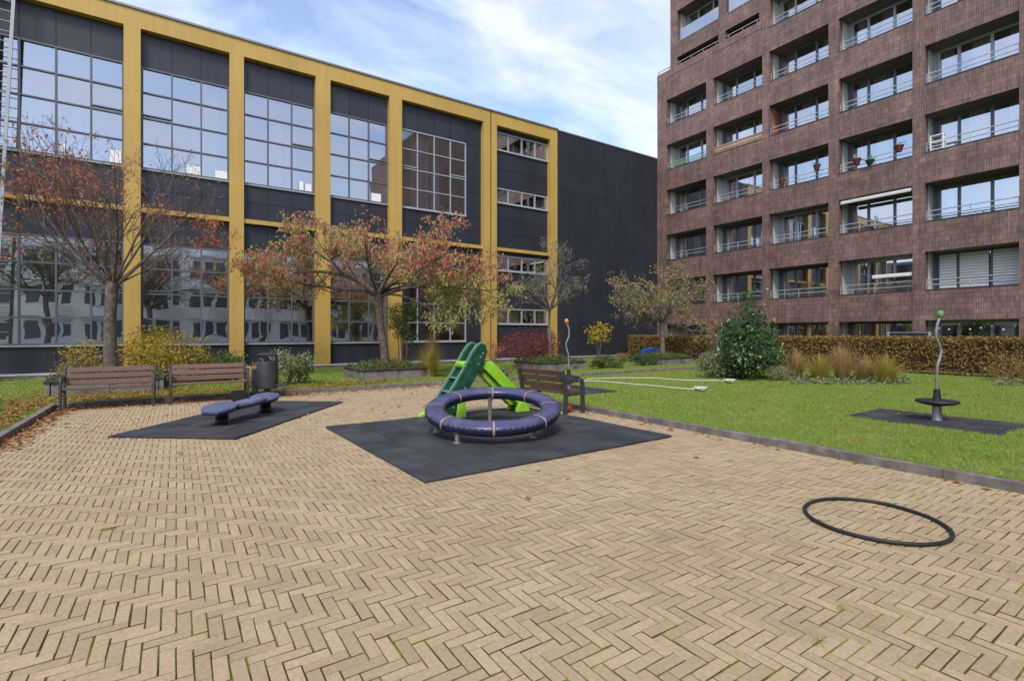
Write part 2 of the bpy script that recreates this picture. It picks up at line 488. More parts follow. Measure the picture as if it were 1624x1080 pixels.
M['toporange'] = pm('orange_knob', (0.70, 0.24, 0.06), 0.4, var=0.15, scale=20)
M['rope'] = pm('white_rope', (0.58, 0.57, 0.50), 0.85, var=0.15, scale=30)
M['bark'] = pm('bark', (0.105, 0.08, 0.065), 0.9, var=0.35, scale=14, bump=0.7, bscale=45, alt=(0.17, 0.14, 0.12), altscale=6)
M['barkgrey'] = pm('bark_grey', (0.16, 0.14, 0.115), 0.9, var=0.3, scale=18, bump=0.6, bscale=50)
M['twig'] = pm('twig', (0.17, 0.125, 0.105), 0.85, var=0.3, scale=3)
M['twigpale'] = pm('twig_pale', (0.20, 0.17, 0.135), 0.85, var=0.3, scale=3)
M['wood'] = pm('plain_wood', (0.33, 0.19, 0.09), 0.7, var=0.2, scale=6)
M['greenpaint'] = pm('green_lattice', (0.10, 0.42, 0.05), 0.6, var=0.15)
M['terracotta'] = pm('red_pot', (0.13, 0.025, 0.035), 0.55, var=0.12)
M['blackpot'] = pm('black_pot', (0.02, 0.02, 0.022), 0.5)
M['bluetarp'] = pm('blue_tarpaulin', (0.03, 0.10, 0.42), 0.5, var=0.2, scale=6)
M['bulb'] = pm('bulb_glass', (0.7, 0.7, 0.66), 0.3)
M['offwhite'] = pm('reflected_render', (0.62, 0.61, 0.58), 0.8, var=0.1, scale=0.5)
M['grassblade'] = leaf_mat('grass_blades', [(0.17, 0.28, 0.03), (0.23, 0.37, 0.04), (0.30, 0.43, 0.06), (0.36, 0.42, 0.14), (0.24, 0.38, 0.045)], 0.35, patch=(0.42, 0.42, 0.14))
M['lv_red'] = leaf_mat('leaves_red', [(0.58, 0.17, 0.13), (0.68, 0.27, 0.20), (0.62, 0.34, 0.19), (0.52, 0.14, 0.12), (0.70, 0.36, 0.26)], 0.45)
M['lv_mix'] = leaf_mat('leaves_yellow_green', [(0.28, 0.33, 0.09), (0.42, 0.44, 0.15), (0.48, 0.42, 0.17), (0.33, 0.40, 0.11), (0.52, 0.42, 0.18)], 0.45)
M['lv_rust'] = leaf_mat('leaves_rust', [(0.50, 0.17, 0.08), (0.60, 0.25, 0.12), (0.40, 0.13, 0.07), (0.54, 0.27, 0.16)], 0.35)
M['lv_ochre'] = leaf_mat('leaves_ochre', [(0.42, 0.33, 0.14), (0.32, 0.29, 0.13), (0.50, 0.39, 0.16), (0.25, 0.24, 0.10), (0.42, 0.25, 0.14)], 0.3)
M['lv_yellow'] = leaf_mat('leaves_yellow', [(0.56, 0.40, 0.06), (0.46, 0.36, 0.05), (0.28, 0.31, 0.05), (0.58, 0.32, 0.05), (0.40, 0.37, 0.07)], 0.35)
M['lv_sparse'] = leaf_mat('leaves_grey_green', [(0.24, 0.25, 0.15), (0.34, 0.31, 0.18), (0.18, 0.20, 0.12)], 0.3)
M['lv_dark'] = leaf_mat('leaves_dark_green', [(0.035, 0.085, 0.03), (0.06, 0.125, 0.042), (0.09, 0.17, 0.055), (0.045, 0.10, 0.035)], 0.2, 0.35)
M['lv_mid'] = leaf_mat('leaves_mid_green', [(0.07, 0.12, 0.03), (0.12, 0.17, 0.045), (0.18, 0.22, 0.07), (0.09, 0.14, 0.035)], 0.3)
M['lv_pale'] = leaf_mat('leaves_pale', [(0.20, 0.25, 0.11), (0.30, 0.33, 0.17), (0.14, 0.19, 0.07), (0.36, 0.36, 0.22)], 0.3)
M['lv_wine'] = leaf_mat('leaves_wine', [(0.22, 0.065, 0.065), (0.30, 0.095, 0.085), (0.16, 0.05, 0.05), (0.34, 0.13, 0.10)], 0.3)
M['lv_hedge'] = leaf_mat('leaves_beech', [(0.30, 0.15, 0.055), (0.38, 0.22, 0.075), (0.22, 0.12, 0.05), (0.34, 0.26, 0.08), (0.22, 0.22, 0.07)], 0.25)
M['lv_straw'] = leaf_mat('grass_straw', [(0.50, 0.34, 0.15), (0.42, 0.25, 0.10), (0.56, 0.40, 0.20), (0.34, 0.28, 0.09)], 0.3)
M['lv_gold'] = leaf_mat('grass_gold', [(0.50, 0.38, 0.07), (0.36, 0.33, 0.07), (0.55, 0.41, 0.11), (0.26, 0.29, 0.06)], 0.3)
M['lv_fallen'] = leaf_mat('leaves_fallen', [(0.30, 0.095, 0.03), (0.42, 0.19, 0.05), (0.24, 0.06, 0.03), (0.45, 0.28, 0.09), (0.16, 0.06, 0.03)], 0.1)
M['flower'] = leaf_mat('flower_white', [(0.75, 0.74, 0.62), (0.68, 0.66, 0.5)], 0.2)
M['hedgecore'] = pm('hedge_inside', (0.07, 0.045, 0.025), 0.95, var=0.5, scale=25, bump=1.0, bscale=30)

# ================================================================== SETTING
PU0, PU1, PV1 = -2.0, 6.6, 13.4        # paving edges
LZ = 0.07                              # lawn level

def sheet(name, poly, z, mat, kind='structure'):
    o = MB().add([(x, y, z) for x, y in poly], [tuple(range(len(poly)))]).build(name, mat, smooth=False)
    tag(o, kind=kind)
    return o

sheet('ground', [(-300, -300), (300, -300), (300, 300), (-300, 300)], -0.06, M['soil'])
paving = sheet('paving', [(PU0 - 0.02, -9), (PU1 + 0.02, -9), (PU1 + 0.02, 12.72), (20.0, 12.72), (20.0, PV1 + 0.02), (PU0 - 0.02, PV1 + 0.02)], -0.011, M['joint'])
tag(paving, 'tan clay paving laid in herringbone with mossy joints')

# --- herringbone clay pavers
W = 0.0675
bw, bl, bh, ch = 0.0602, 0.1952, 0.05, 0.0025
def paver_geo():
    hx, hy = bl / 2, bw / 2
    v = [(-hx, -hy, -bh), (hx, -hy, -bh), (hx, hy, -bh), (-hx, hy, -bh),
         (-hx, -hy, -ch), (hx, -hy, -ch), (hx, hy, -ch), (-hx, hy, -ch),
         (-hx + ch, -hy + ch, 0), (hx - ch, -hy + ch, 0), (hx - ch, hy - ch, 0), (-hx + ch, hy - ch, 0)]
    f = [(0, 1, 5, 4), (1, 2, 6, 5), (2, 3, 7, 6), (3, 0, 4, 7), (4, 5, 9, 8), (5, 6, 10, 9), (6, 7, 11, 10), (7, 4, 8, 11), (8, 9, 10, 11)]
    return np.array(v), np.array(f)
pv, pf = paver_geo()
cells = []
i0, i1 = int(PU0 / W) - 3, int(20.0 / W) + 2
j0, j1 = int(-3.0 / W), int(PV1 / W) + 3
for i in range(i0, i1):
    for j in range(j0, j1):
        k = (i + j) % 6
        if k == 0:   cx, cy, rot = (i + 1.5) * W, (j + 0.5) * W, 0.0
        elif k == 3: cx, cy, rot = (i + 0.5) * W, (j + 1.5) * W, math.pi / 2
        else: continue
        if depth_of(cx, cy) < 0.9 or cx < PU0 - 0.05 or cy > PV1 + 0.05: continue
        if cx > PU1 + 0.05 and (cy < 12.72 or cx > 19.9): continue
        cells.append((cx, cy, rot))
cells = np.array(cells)
nb = len(cells)
tilt = nrg.normal(0, 0.005, (nb, 2)); dz = nrg.normal(-0.002, 0.0014, nb); drot = nrg.normal(0, 0.010, nb)
dxy = nrg.normal(0, 0.0009, (nb, 2))
# gentle settling of the ground
dz += 0.003 * np.sin(cells[:, 0] * 1.3 + 0.4 * cells[:, 1]) * np.sin(cells[:, 1] * 0.9) - 0.001
dep = cells[:, 0] * FX + cells[:, 1] * FY
lat = cells[:, 0] * RX + cells[:, 1] * RY
px = CX + FOC * lat / np.maximum(dep, 0.1); py = HY + FOC * CH / np.maximum(dep, 0.1)
vis = (px > -25) & (px < 1649) & (py < 1088) & (dep > 0.5)
order = np.argsort(np.where(vis, dep, 1e9))
near = order[:300]
rest = order[300:]
pmesh = np_mesh('brick', pv, pf, M['paver'])
pmesh.materials.append(M['joint'])          # soil-stained sides
pmesh.polygons.foreach_set('material_index', [1] * 4 + [0] * 5)
for q in near:
    o = bpy.data.objects.new('brick', pmesh); COL.objects.link(o)
    o.location = (cells[q, 0] + dxy[q, 0], cells[q, 1] + dxy[q, 1], dz[q])
    o.rotation_euler = (tilt[q, 0], tilt[q, 1], cells[q, 2] + drot[q])
    o.parent = paving
c, s_ = np.cos(cells[rest, 2] + drot[rest])[:, None], np.sin(cells[rest, 2] + drot[rest])[:, None]
X = pv[None, :, 0] * c - pv[None, :, 1] * s_; Y = pv[None, :, 0] * s_ + pv[None, :, 1] * c
Z = pv[None, :, 2] + pv[None, :, 0] * tilt[rest, 0][:, None] + pv[None, :, 1] * tilt[rest, 1][:, None] + dz[rest][:, None]
VV = np.stack([X + (cells[rest, 0] + dxy[rest, 0])[:, None], Y + (cells[rest, 1] + dxy[rest, 1])[:, None], Z], -1).reshape(-1, 3)
FF = (pf[None] + (np.arange(len(rest)) * len(pv))[:, None, None]).reshape(-1, 4)
bricks = tag(np_obj('bricks', VV, FF, M['paver'], paving), kind='stuff')
bricks.data.materials.append(M['joint'])
bricks.data.polygons.foreach_set('material_index', np.tile(np.array([1] * 4 + [0] * 5, dtype=np.int32), len(rest)))

# --- lawns
lawn_r = sheet('lawn', [(PU1 + 0.1, -14), (60, -14), (60, 12.62), (PU1 + 0.1, 12.62)], LZ, M['lawn'])
lawn_b = sheet('lawn', [(-40, PV1 + 0.1), (60, PV1 + 0.1), (60, 40), (-40, 40)], LZ - 0.002, M['lawn'])
lawn_l = sheet('lawn', [(-40, -14), (PU0 - 0.1, -14), (PU0 - 0.1, PV1 + 0.1), (-40, PV1 + 0.1)], LZ, M['lawn'])

# --- kerbs, stone by stone
def kerb(p0, p1, name='kerb', n_len=1.0, h=0.10, w=0.10):
    p0, p1 = Vector((*p0, 0)), Vector((*p1, 0))
    L_ = (p1 - p0).length; n = max(1, round(L_ / n_len)); st = L_ / n
    ang = math.atan2(p1.y - p0.y, p1.x - p0.x)
    bed = MB().box(0, L_, -w / 2 + 0.012, w / 2 - 0.012, -0.05, h - 0.02).build(name, M['concrete'], smooth=False)
    bed.location = p0; bed.rotation_euler = (0, 0, ang)
    tag(bed, kind='structure')
    me = MB().box(-st / 2 + 0.004, st / 2 - 0.004, -w / 2, w / 2, -0.05, h).mesh('kerb_stone', M['kerb'], False)
    for i in range(n):
        o = bpy.data.objects.new('kerb_stone', me); COL.objects.link(o)
        o.parent = bed
        o.location = ((i + 0.5) * st, rnd.uniform(-0.004, 0.004), rnd.uniform(-0.006, 0.004))
        o.rotation_euler = (rnd.uniform(-0.012, 0.012), rnd.uniform(-0.003, 0.003), rnd.uniform(-0.003, 0.003))
        b = o.modifiers.new('bevel', 'BEVEL'); b.width = 0.008; b.segments = 2
    return bed
kerb((PU1 + 0.05, -4), (PU1 + 0.05, 12.62))
kerb((PU1 + 0.1, 12.67), (20.0, 12.67), h=0.075)
kerb((PU0 - 0.1, PV1 + 0.05), (20.0, PV1 + 0.05))
kerb((PU0 - 0.05, -4), (PU0 - 0.05, PV1))

# ================================================================== OFFICE BUILDING
FV = 21.2                     # facade plane (front of yellow frame); panels recessed
PR = FV + 0.26                # plane of panels and glazing
office = empty('office_building', (6, FV, 0))
tag(office, 'long office block with yellow frame, dark panels and tall gridded windows', 'building')
def obox(name, mat, x0, x1, y0, y1, z0, z1, parent=office, bevel=0.0):
    return MB().box(x0, x1, y0, y1, z0, z1).build(name, mat, parent, smooth=False, world=(parent is office), bevel=bevel)
ZT, ZB = 12.45, 11.84
colspans = [(-5.45, -4.93), (-1.47, -1.01), (1.63, 2.10), (4.66, 5.23), (7.73, 8.30), (12.47, 12.86), (12.93, 13.24), (16.60, 17.08)]
for (a, b) in colspans:
    obox('column', M['yellow'], a, b, FV, FV + 0.5, 0.22, ZB)
obox('beam', M['yellow'], -9.0, 12.86, FV, FV + 0.5, ZB, ZT)
obox('beam', M['yellow'], 12.93, 17.08, FV, FV + 0.5, ZB, ZT)
obox('seam', M['darkwall'], 12.86, 12.93, FV + 0.05, FV + 0.5, 0.22, ZT - 0.01)
for (a, b) in [(-9, -5.45), (-4.93, -1.47), (-1.01, 1.63), (2.10, 4.66), (5.23, 7.73), (8.30, 12.47), (13.24, 16.60)]:
    obox('rail', M['yellow'], a, b, FV + 0.06, FV + 0.5, 5.64, 5.80)
obox('coping', M['coping'], -9.0, 17.1, FV - 0.05, FV + 0.6, ZT, ZT + 0.07)
obox('coping', M['coping'], 17.1, 40.0, FV + 0.0, FV + 0.6, ZT - 0.03, ZT + 0.04)
obox('plinth', M['concrete'], -9.0, 40.0, FV - 0.04, FV + 0.5, -0.05, 0.2)
obox('plinth_strip', M['palestrip'], -9.0, 40.0, FV - 0.06, FV + 0.4, 0.2, 0.25)
obox('end_wall', M['darkwall'], 17.08, 40.0, FV + 0.03, FV + 0.5, 0.25, ZT - 0.03)
for k, z in enumerate((3.3, 6.3, 9.3)):
    obox('wall_seam', M['panel'], 17.08, 40, FV + 0.024, FV + 0.04, z, z + 0.012)
obox('roof', M['coping'], -9, 40, FV + 0.5, FV + 14, ZT - 0.35, ZT - 0.1)
obox('rear_wall', M['roomdark'], -9, 40, FV + 7.0, FV + 7.3, 0, ZT - 0.36)
obox('floor_slab', M['roomdark'], -9, 17, FV + 0.55, FV + 7.0, 5.5, 5.9)
obox('floor_slab', M['roomdark'], -9, 17, FV + 0.55, FV + 7.0, 0.0, 0.3)
obox('partition', M['roomdark'], 17, 17.2, FV + 0.55, FV + 7.0, 0.3, ZT - 0.36)
obox('partition', M['roomdark'], -9, -8.8, FV + 0.55, FV + 7.0, 0.3, ZT - 0.36)
obox('partition', M['roomwarm'], 12.75, 12.9, FV + 0.55, FV + 7.0, 0.3, ZT - 0.36)
for i, x in enumerate((-3.2, 0.2, 3.6, 6.7, 10.4)):
    obox('pillar', M['white'], x, x + 0.45, FV + 3.2, FV + 3.65, 0.3, 5.5)
    obox('pillar', M['white'], x + 0.3, x + 0.75, FV + 2.2, FV + 2.65, 5.9, ZT - 0.36)

def panels(x0, x1, z0, z1, nx, nz):
    g = 0.008
    for i in range(nx):
        for j in range(nz):
            a, b = x0 + (x1 - x0) * i / nx, x0 + (x1 - x0) * (i + 1) / nx
            c, d = z0 + (z1 - z0) * j / nz, z0 + (z1 - z0) * (j + 1) / nz
            obox('cladding_panel', M['panel'], a + g, b - g, PR, PR + 0.03, c + g, d - g)
    obox('panel_backing', M['blackrubber'], x0, x1, PR + 0.02, PR + 0.2, z0, z1)

def glazing(x0, x1, z0, z1, nx, nz, glass, fm, fw=0.06, vents=()):
    fr = MB()
    y0, y1 = PR - 0.03, PR + 0.09
    fr.box(x0, x1, y0, y1, z0, z0 + fw); fr.box(x0, x1, y0, y1, z1 - fw, z1)
    fr.box(x0, x0 + fw, y0, y1, z0 + fw, z1 - fw); fr.box(x1 - fw, x1, y0, y1, z0 + fw, z1 - fw)
    xs = [x0 + (x1 - x0) * i / nx for i in range(nx + 1)]
    zs = [z0 + (z1 - z0) * j / nz for j in range(nz + 1)]
    h = fw * 0.42
    for x in xs[1:-1]: fr.box(x - h, x + h, y0 + 0.004, y1, z0 + fw, z1 - fw)
    for j, z in enumerate(zs[1:-1]):
        for i in range(nx):
            a = xs[i] + (fw if i == 0 else h); b = xs[i + 1] - (fw if i == nx - 1 else h)
            fr.box(a, b, y0 + 0.008, y1, z - h, z + h)
            if (i, j) in vents:      # opening light: a second bar above
                fr.box(a, b, y0 - 0.012, y1, z + h + 0.06, z + h + 0.10)
    w = fr.build('window', fm, office, smooth=False, world=True)
    obox('window_sill', M['lightframe'], x0, x1, y0 - 0.05, y0 + 0.02, z0 - 0.045, z0 - 0.003)
    for i in range(nx):
        for j in range(nz):
            a, b, c, d = xs[i] + 0.01, xs[i + 1] - 0.01, zs[j] + 0.01, zs[j + 1] - 0.01
            p = MB().add([(a, PR + 0.03, c), (b, PR + 0.03, c), (b, PR + 0.03, d), (a, PR + 0.03, d)], [(0, 1, 2, 3)]).build('pane', glass, smooth=False)
            p.parent = w
            p.matrix_parent_inverse = Matrix.Identity(4)
    return w

UB, UT, LB, LT = 7.16, 10.67, 1.13, 4.61
bays = [(-4.93, -1.47, 4), (-1.01, 1.63, 3), (2.10, 4.66, 3), (5.23, 7.73, 3)]
for k, (a, b, n) in enumerate(bays):
    panels(a, b, UT, ZB, n, 1)
    panels(a, b, 5.80, UB, n, 2)
    panels(a, b, LT, 5.64, n, 1)
    panels(a, b, 0.25, LB, n if k != 0 else 2, 1)
    glazing(a, b, UB, UT, n, 4, M['glassup'], M['greyframe'], vents=[((n - 1) if k != 1 else 0, 1)])
    glazing(a, b, LB, LT, n, 4, M['glass'], M['greyframe'], vents=[(0, 1), (n - 1, 1)] if k != 2 else [(2, 1)])
# wide bay with a dark strip at its right
panels(8.30, 12.47, UT, ZB, 5, 1); panels(8.30, 12.47, 5.80, UB, 5, 2)
panels(8.30, 12.47, LT, 5.64, 5, 1); panels(8.30, 12.47, 0.25, LB, 5, 1)
panels(11.63, 12.47, UB, UT, 1, 3); panels(11.63, 12.47, LB, LT, 1, 3)
glazing(8.30, 11.63, UB, UT, 4, 4, M['glassdark'], M['lightframe'], 0.05, vents=[(3, 1), (0, 1)])
glazing(8.30, 11.63, LB, LT, 4, 4, M['glassdark'], M['lightframe'], 0.05, vents=[(3, 1)])
# four-storey bay with ribbon windows
zz = [(1.98, 2.76), (4.67, 5.44), (8.08, 8.82), (10.72, 11.62)]
fa, fb = 13.24, 16.60
prev = 0.25
for k, (c_, d_) in enumerate(zz):
    if k == 2:
        panels(fa, fb, 5.80, c_, 1, 3)
    else:
        panels(fa, fb, prev, c_, 1, 2 if c_ - prev > 1 else 1)
    glazing(fa, fb, c_, d_, 4, 1, M['glassapt'], M['lightframe'], 0.055)
    prev = d_
    if k == 1: panels(fa, fb, d_, 5.64, 1, 1)
panels(fa, fb, 11.62, ZB, 1, 1)
# curtains and blinds behind the ribbon windows
def curtain(x0, x1, y, z0, z1, parent, world=True, axis='x', mat=None, name='curtain'):
    n = max(6, int(abs(x1 - x0) / 0.035)); vs, fs = [], []
    ph = rnd.random() * 6
    for i in range(n + 1):
        t = x0 + (x1 - x0) * i / n
        w_ = y + 0.022 * math.sin(i * 1.15 + ph) + 0.012 * math.sin(i * 0.37)
        for z in (z0, z1):
            vs.append((t, w_, z) if axis == 'x' else (w_, t, z))
    for i in range(n): fs.append((2 * i, 2 * i + 2, 2 * i + 3, 2 * i + 1))
    o = MB().add(vs, fs).build(name, mat or M['curtain'], None)
    o.parent = parent
    o.matrix_parent_inverse = (Matrix.Translation(parent.location).inverted() if world else Matrix.Identity(4))
    return o
for (c_, d_) in zz:
    for x in (fa + 0.05, fa + 1.0, fa + 2.9):
        if rnd.random() < 0.85: curtain(x, x + rnd.uniform(0.25, 0.6), PR + 0.25, c_ - 0.05, d_ + 0.05, office)
for (x, y0, wd) in ((-4.0, 0.5, 0.8), (-2.9, 0.6, 0.5), (0.9, 0.6, 0.4), (3.0, 0.5, 0.5), (6.2, 0.5, 0.8), (9.0, 0.5, 0.9)):
    curtain(x, x + wd, PR + y0, UB, UT, office)
# white sheets before the glass, standing in for bright windows seen through it
def lay_patch(x, w, h, z=UB + 0.07):
    o = MB().box(x, x + w, PR - 0.024, PR - 0.010, z, z + h).build('bright_patch', M['brightpatch'], office, smooth=False, world=True)
    return o
for (x, w, h) in ((-1.85, 0.3, 0.42), (0.30, 0.48, 0.30), (1.18, 0.42, 0.27), (4.07, 0.16, 0.36), (4.30, 0.24, 0.30), (7.0, 0.42, 0.34), (-3.05, 0.07, 0.35)):
    lay_patch(x, w, h)

# ladder at the far left of the facade
lad = empty('ladder', (-4.48, 20.55, 0))
tag(lad, 'tall pale metal ladder leaning against the office at the far left edge', 'ladder')
slope = 0.45 / 12.9
for dx in (0, -0.46):
    MB().tube([(dx, 0, 0.02), (dx + slope * 12.9, 0.42, 12.9)], 0.04, prof=[(-1, -0.7), (1, -0.7), (1, 0.7), (-1, 0.7)]).build('rail', M['lightframe'], lad, smooth=False)
for k in range(41):
    z = 0.3 + k * 0.31
    MB().tube([(slope * z - 0.46, 0.42 * z / 12.9, z), (slope * z, 0.42 * z / 12.9, z)], 0.014, 6).build('rung', M['lightframe'], lad)

# ================================================================== BRICK APARTMENT BLOCK
AU = 25.1
apt = empty('apartment_building', (AU, 10, 0))
tag(apt, 'tall brown brick apartment block with recessed balconies and steel rails', 'building')
def abox(name, mat, v0, v1, z0, z1, d0=0.0, d1=0.35, parent=apt):
    return MB().box(AU + d0, AU + d1, v0, v1, z0, z1).build(name, mat, parent, smooth=False, world=(parent is apt))
vb = [(17.70, 20.49), (14.40, 17.26), (11.24, 14.04), (8.05, 10.81), (4.91, 7.64), (1.75, 4.50)]
rows = [0.34] + [3.24 + 2.76 * k for k in range(8)]
OH = 1.55
TOPZ = 26.9
DL = 0.9
def loggia(v0, v1, zb, oh, bay, row, rails=2, floor_drop=0.92):
    """recessed balcony: side walls, ceiling and floor, glazed back, rails in the opening"""
    zf, zt = zb - floor_drop, zb + oh
    t = 0.05
    A_, B_ = AU + 0.34, AU + DL + 0.1
    m = MB().add([(A_, v0, zf), (A_, v1, zf), (A_, v1, zt), (A_, v0, zt), (B_, v0, zf), (B_, v1, zf), (B_, v1, zt), (B_, v0, zt)],
                 [(0, 1, 5, 4), (1, 2, 6, 5), (2, 3, 7, 6), (3, 0, 4, 7)])
    lg = m.build('loggia', M['loggia'], apt, smooth=False, world=True)
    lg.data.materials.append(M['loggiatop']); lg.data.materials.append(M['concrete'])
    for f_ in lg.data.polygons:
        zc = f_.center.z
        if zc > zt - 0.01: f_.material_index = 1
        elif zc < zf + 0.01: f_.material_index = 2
    # glazed back wall
    ub = AU + DL
    n = 3
    rr = rnd.Random if False else random.Random(bay * 31 + row)
    cuts = [v0, v0 + (v1 - v0) * 0.34, v0 + (v1 - v0) * 0.70, v1 - 0.18]
    fr = MB()
    fr.box(ub, ub + 0.08, v0, v1, zf, zf + 0.08); fr.box(ub, ub + 0.08, v0, v1, zt - 0.10, zt)
    for c_ in cuts:
        w_ = 0.06
        a = min(max(c_ - w_, v0), v1 - 0.06)
        fr.box(ub + 0.002, ub + 0.078, a, a + 0.10, zf + 0.08, zt - 0.10)
    fr.box(ub + 0.003, ub + 0.07, v1 - 0.12, v1, zf + 0.08, zt - 0.10)
    fr.build('window_frame', M['greyframe'] if (bay + row) % 4 else M['lightframe'], lg, smooth=False)
    for k in range(3):
        a, b = cuts[k], cuts[k + 1]
        MB().add([(ub + 0.04, a, zf + 0.05), (ub + 0.04, b, zf + 0.05), (ub + 0.04, b, zt - 0.05), (ub + 0.04, a, zt - 0.05)], [(0, 3, 2, 1)]).build('pane', M['glassapt'], lg, smooth=False)
    # the room behind
    rm = MB()
    x0, x1 = ub + 0.09, ub + 3.0
    rm.add([(x0, v0, zf), (x1, v0, zf), (x1, v1, zf), (x0, v1, zf), (x0, v0, zt), (x1, v0, zt), (x1, v1, zt), (x0, v1, zt)],
           [(0, 1, 2, 3), (4, 5, 6, 7), (1, 2, 6, 5), (0, 1, 5, 4), (2, 3, 7, 6)])
    rm.build('room', M['roomwarm'] if rr.random() < 0.5 else M['roomdark'], lg, smooth=False)
    for k in range(3):
        if rr.random() < (0.9 if row < 4 else 0.8) and not (bay == 4 and row == 1):
            a = cuts[k] + rr.uniform(0.0, 0.25); b = a + rr.uniform(0.25, 0.75)
            cu = curtain(a, min(b, cuts[k + 1]), ub + 0.16, zf + 0.06, zt - 0.06, lg, False, 'y')
            cu.matrix_parent_inverse = Matrix.Identity(4)
    if rails:
        rl = MB()
        for h in ((0.22, 0.42) if rails == 2 else (0.16,)):
            rl.tube([(AU + 0.12, v0 + 0.01, zb + h), (AU + 0.12, v1 - 0.01, zb + h)], 0.022, 6)
        for q in (0.0, 0.5, 1.0):
            vv = v0 + 0.03 + (v1 - v0 - 0.06) * q
            rl.box(AU + 0.105, AU + 0.135, vv - 0.015, vv + 0.015, zb - 0.02, zb + (0.43 if rails == 2 else 0.17))
        rl.build('railing', M['rail'], lg)
    return lg

LOGG = {}
piers_lo = [(20.49, 21.2), (17.26, 17.70), (14.04, 14.40), (10.81, 11.24), (7.64, 8.05), (4.50, 4.91), (1.0, 1.75)]
for k, (a, b) in enumerate(piers_lo):
    top = 17.2 if k < 2 else TOPZ
    abox('pier', M['brick'], a, b, -0.05, top, -0.012, 0.36)
for bay, (a, b) in enumerate(vb):
    upto = [r for r in rows if (r < 15 if bay < 2 else r < TOPZ - 2)]
    for row, zb in enumerate(upto):
        nxt = zb + 2.76 if row > 0 else 3.24
        LOGG[(bay, row)] = loggia(a, b, zb, OH if row > 0 else 1.69, bay, row, rails=2 if row > 0 else 0, floor_drop=0.92 if row else 0.32)
        z0 = zb + (OH if row > 0 else 1.69)
        z1 = nxt if not (bay < 2 and row == len(upto) - 1) else 17.2
        abox('spandrel', M['brick'], a, b, z0, z1)
        if row:
            abox('sill', M['darkmetal'], a, b, zb - 0.0, zb + 0.025, -0.02, 0.34)
    abox('spandrel', M['brick'], a, b, -0.05, 0.34)
# upper left part above the roof terrace
abox('parapet', M['brick'], 14.42, 21.2, 17.2, 17.62, -0.014, 0.3)
abox('terrace_slab', M['concrete'], 14.42, 21.2, 16.9, 17.2, 0.37, 1.6)
abox('slot_shade', M['blackpot'], 14.45, 20.2, 17.2, 18.2, 1.3, 1.4)  # black sheet standing in for the shade inside the slot
for (a, b) in ((19.72, 20.2), (16.5, 16.92), (14.40, 14.56)):
    abox('pier', M['brick'], a, b, 17.62, TOPZ, -0.010, 0.3)
for (a, b) in ((16.92, 19.72), (14.56, 16.5)):
    for j, zb in enumerate((18.95, 21.71, 24.47)):
        abox('spandrel', M['brick'], a, b, 18.12 if j == 0 else zb - 0.81, zb, -0.002, 0.3)
        lg = loggia(a, b, zb, 1.95, 6 if a > 16 else 7, 6 + j, rails=1, floor_drop=0.3)
        # glass balustrade
        MB().box(AU + 0.16, AU + 0.18, a + 0.02, b - 0.02, zb + 0.03, zb + 0.85).build('balustrade', M['glassapt'], lg, smooth=False)
abox('terrace_rail', M['steel'], 14.6, 21.15, 17.78, 17.82, 0.02, 0.05)
for v in np.linspace(14.7, 21.12, 9):
    abox('terrace_post', M['steel'], v - 0.015, v + 0.015, 17.62, 17.78, 0.02, 0.05)
abox('end_wall', M['brick'], 20.55, 21.2, -0.05, 17.2, 0.36, 14)
abox('end_wall', M['brick'], 19.78, 20.2, 17.2, TOPZ, 0.3, 14)
abox('rear_wall', M['roomdark'], -34, 21.1, -0.05, TOPZ, 4.1, 4.3)
abox('wall', M['brick'], -34, 1.0, -0.05, TOPZ, 0.0, 0.35)
abox('roof', M['concrete'], -34, 20.2, TOPZ, TOPZ + 0.2, 0, 14)

# things on the balconies
def pot(v, z, mat, label, plant=None, r=0.15, h=0.26):
    e = empty('flower_pot', (AU - 0.06, v, z))
    tag(e, label, 'flower pot', 'pots hung on the balcony rails')
    MB().lathe([(r * 0.62, 0), (r * 0.98, h * 0.8), (r * 1.08, h * 0.82), (r * 1.08, h), (r * 0.95, h), (r * 0.9, h * 0.9)], 16).build('pot', mat, e)
    P_ = nrg.normal(0, 1, (40, 3)) * (r * 0.6, r * 0.6, r * 0.3) + (0, 0, h + 0.06)
    V_, F_ = leaves_geo(P_, 0.07, 0.045, 0.2)
    tag(np_obj('foliage', V_, F_, plant or M['lv_mid'], e), kind='stuff')

def leaves_geo(P, ln, wd, droop=0.0, rng=nrg, flat=None):
    """kite-shaped folded leaves at points P"""
    P = np.asarray(P, float); n = len(P)
    d = rng.normal(0, 1, (n, 3)); d[:, 2] -= droop * 2
    if flat is not None: d[:, 2] *= flat
    d /= np.linalg.norm(d, axis=1, keepdims=True) + 1e-9
    up = rng.normal(0, 1, (n, 3))
    if flat is not None: up = up * flat * 0.5 + np.array([0, 0, 1.0])
    s = np.cross(d, up); s /= np.linalg.norm(s, axis=1, keepdims=True) + 1e-9
    nn = np.cross(s, d)
    L_ = (ln * rng.uniform(0.6, 1.25, n))[:, None]; W_ = (wd * rng.uniform(0.7, 1.2, n))[:, None]
    a = P; b = P + d * L_ * 0.45 + s * W_ * 0.5 + nn * W_ * 0.2
    c = P + d * L_ - nn * L_ * 0.12; e = P + d * L_ * 0.45 - s * W_ * 0.5 + nn * W_ * 0.2
    V = np.stack([a, b, c, e], 1).reshape(-1, 3)
    i = np.arange(n)[:, None] * 4
    F = np.concatenate([i + [[0, 1, 2]], i + [[0, 2, 3]]], 1).reshape(-1, 3)
    return V, F

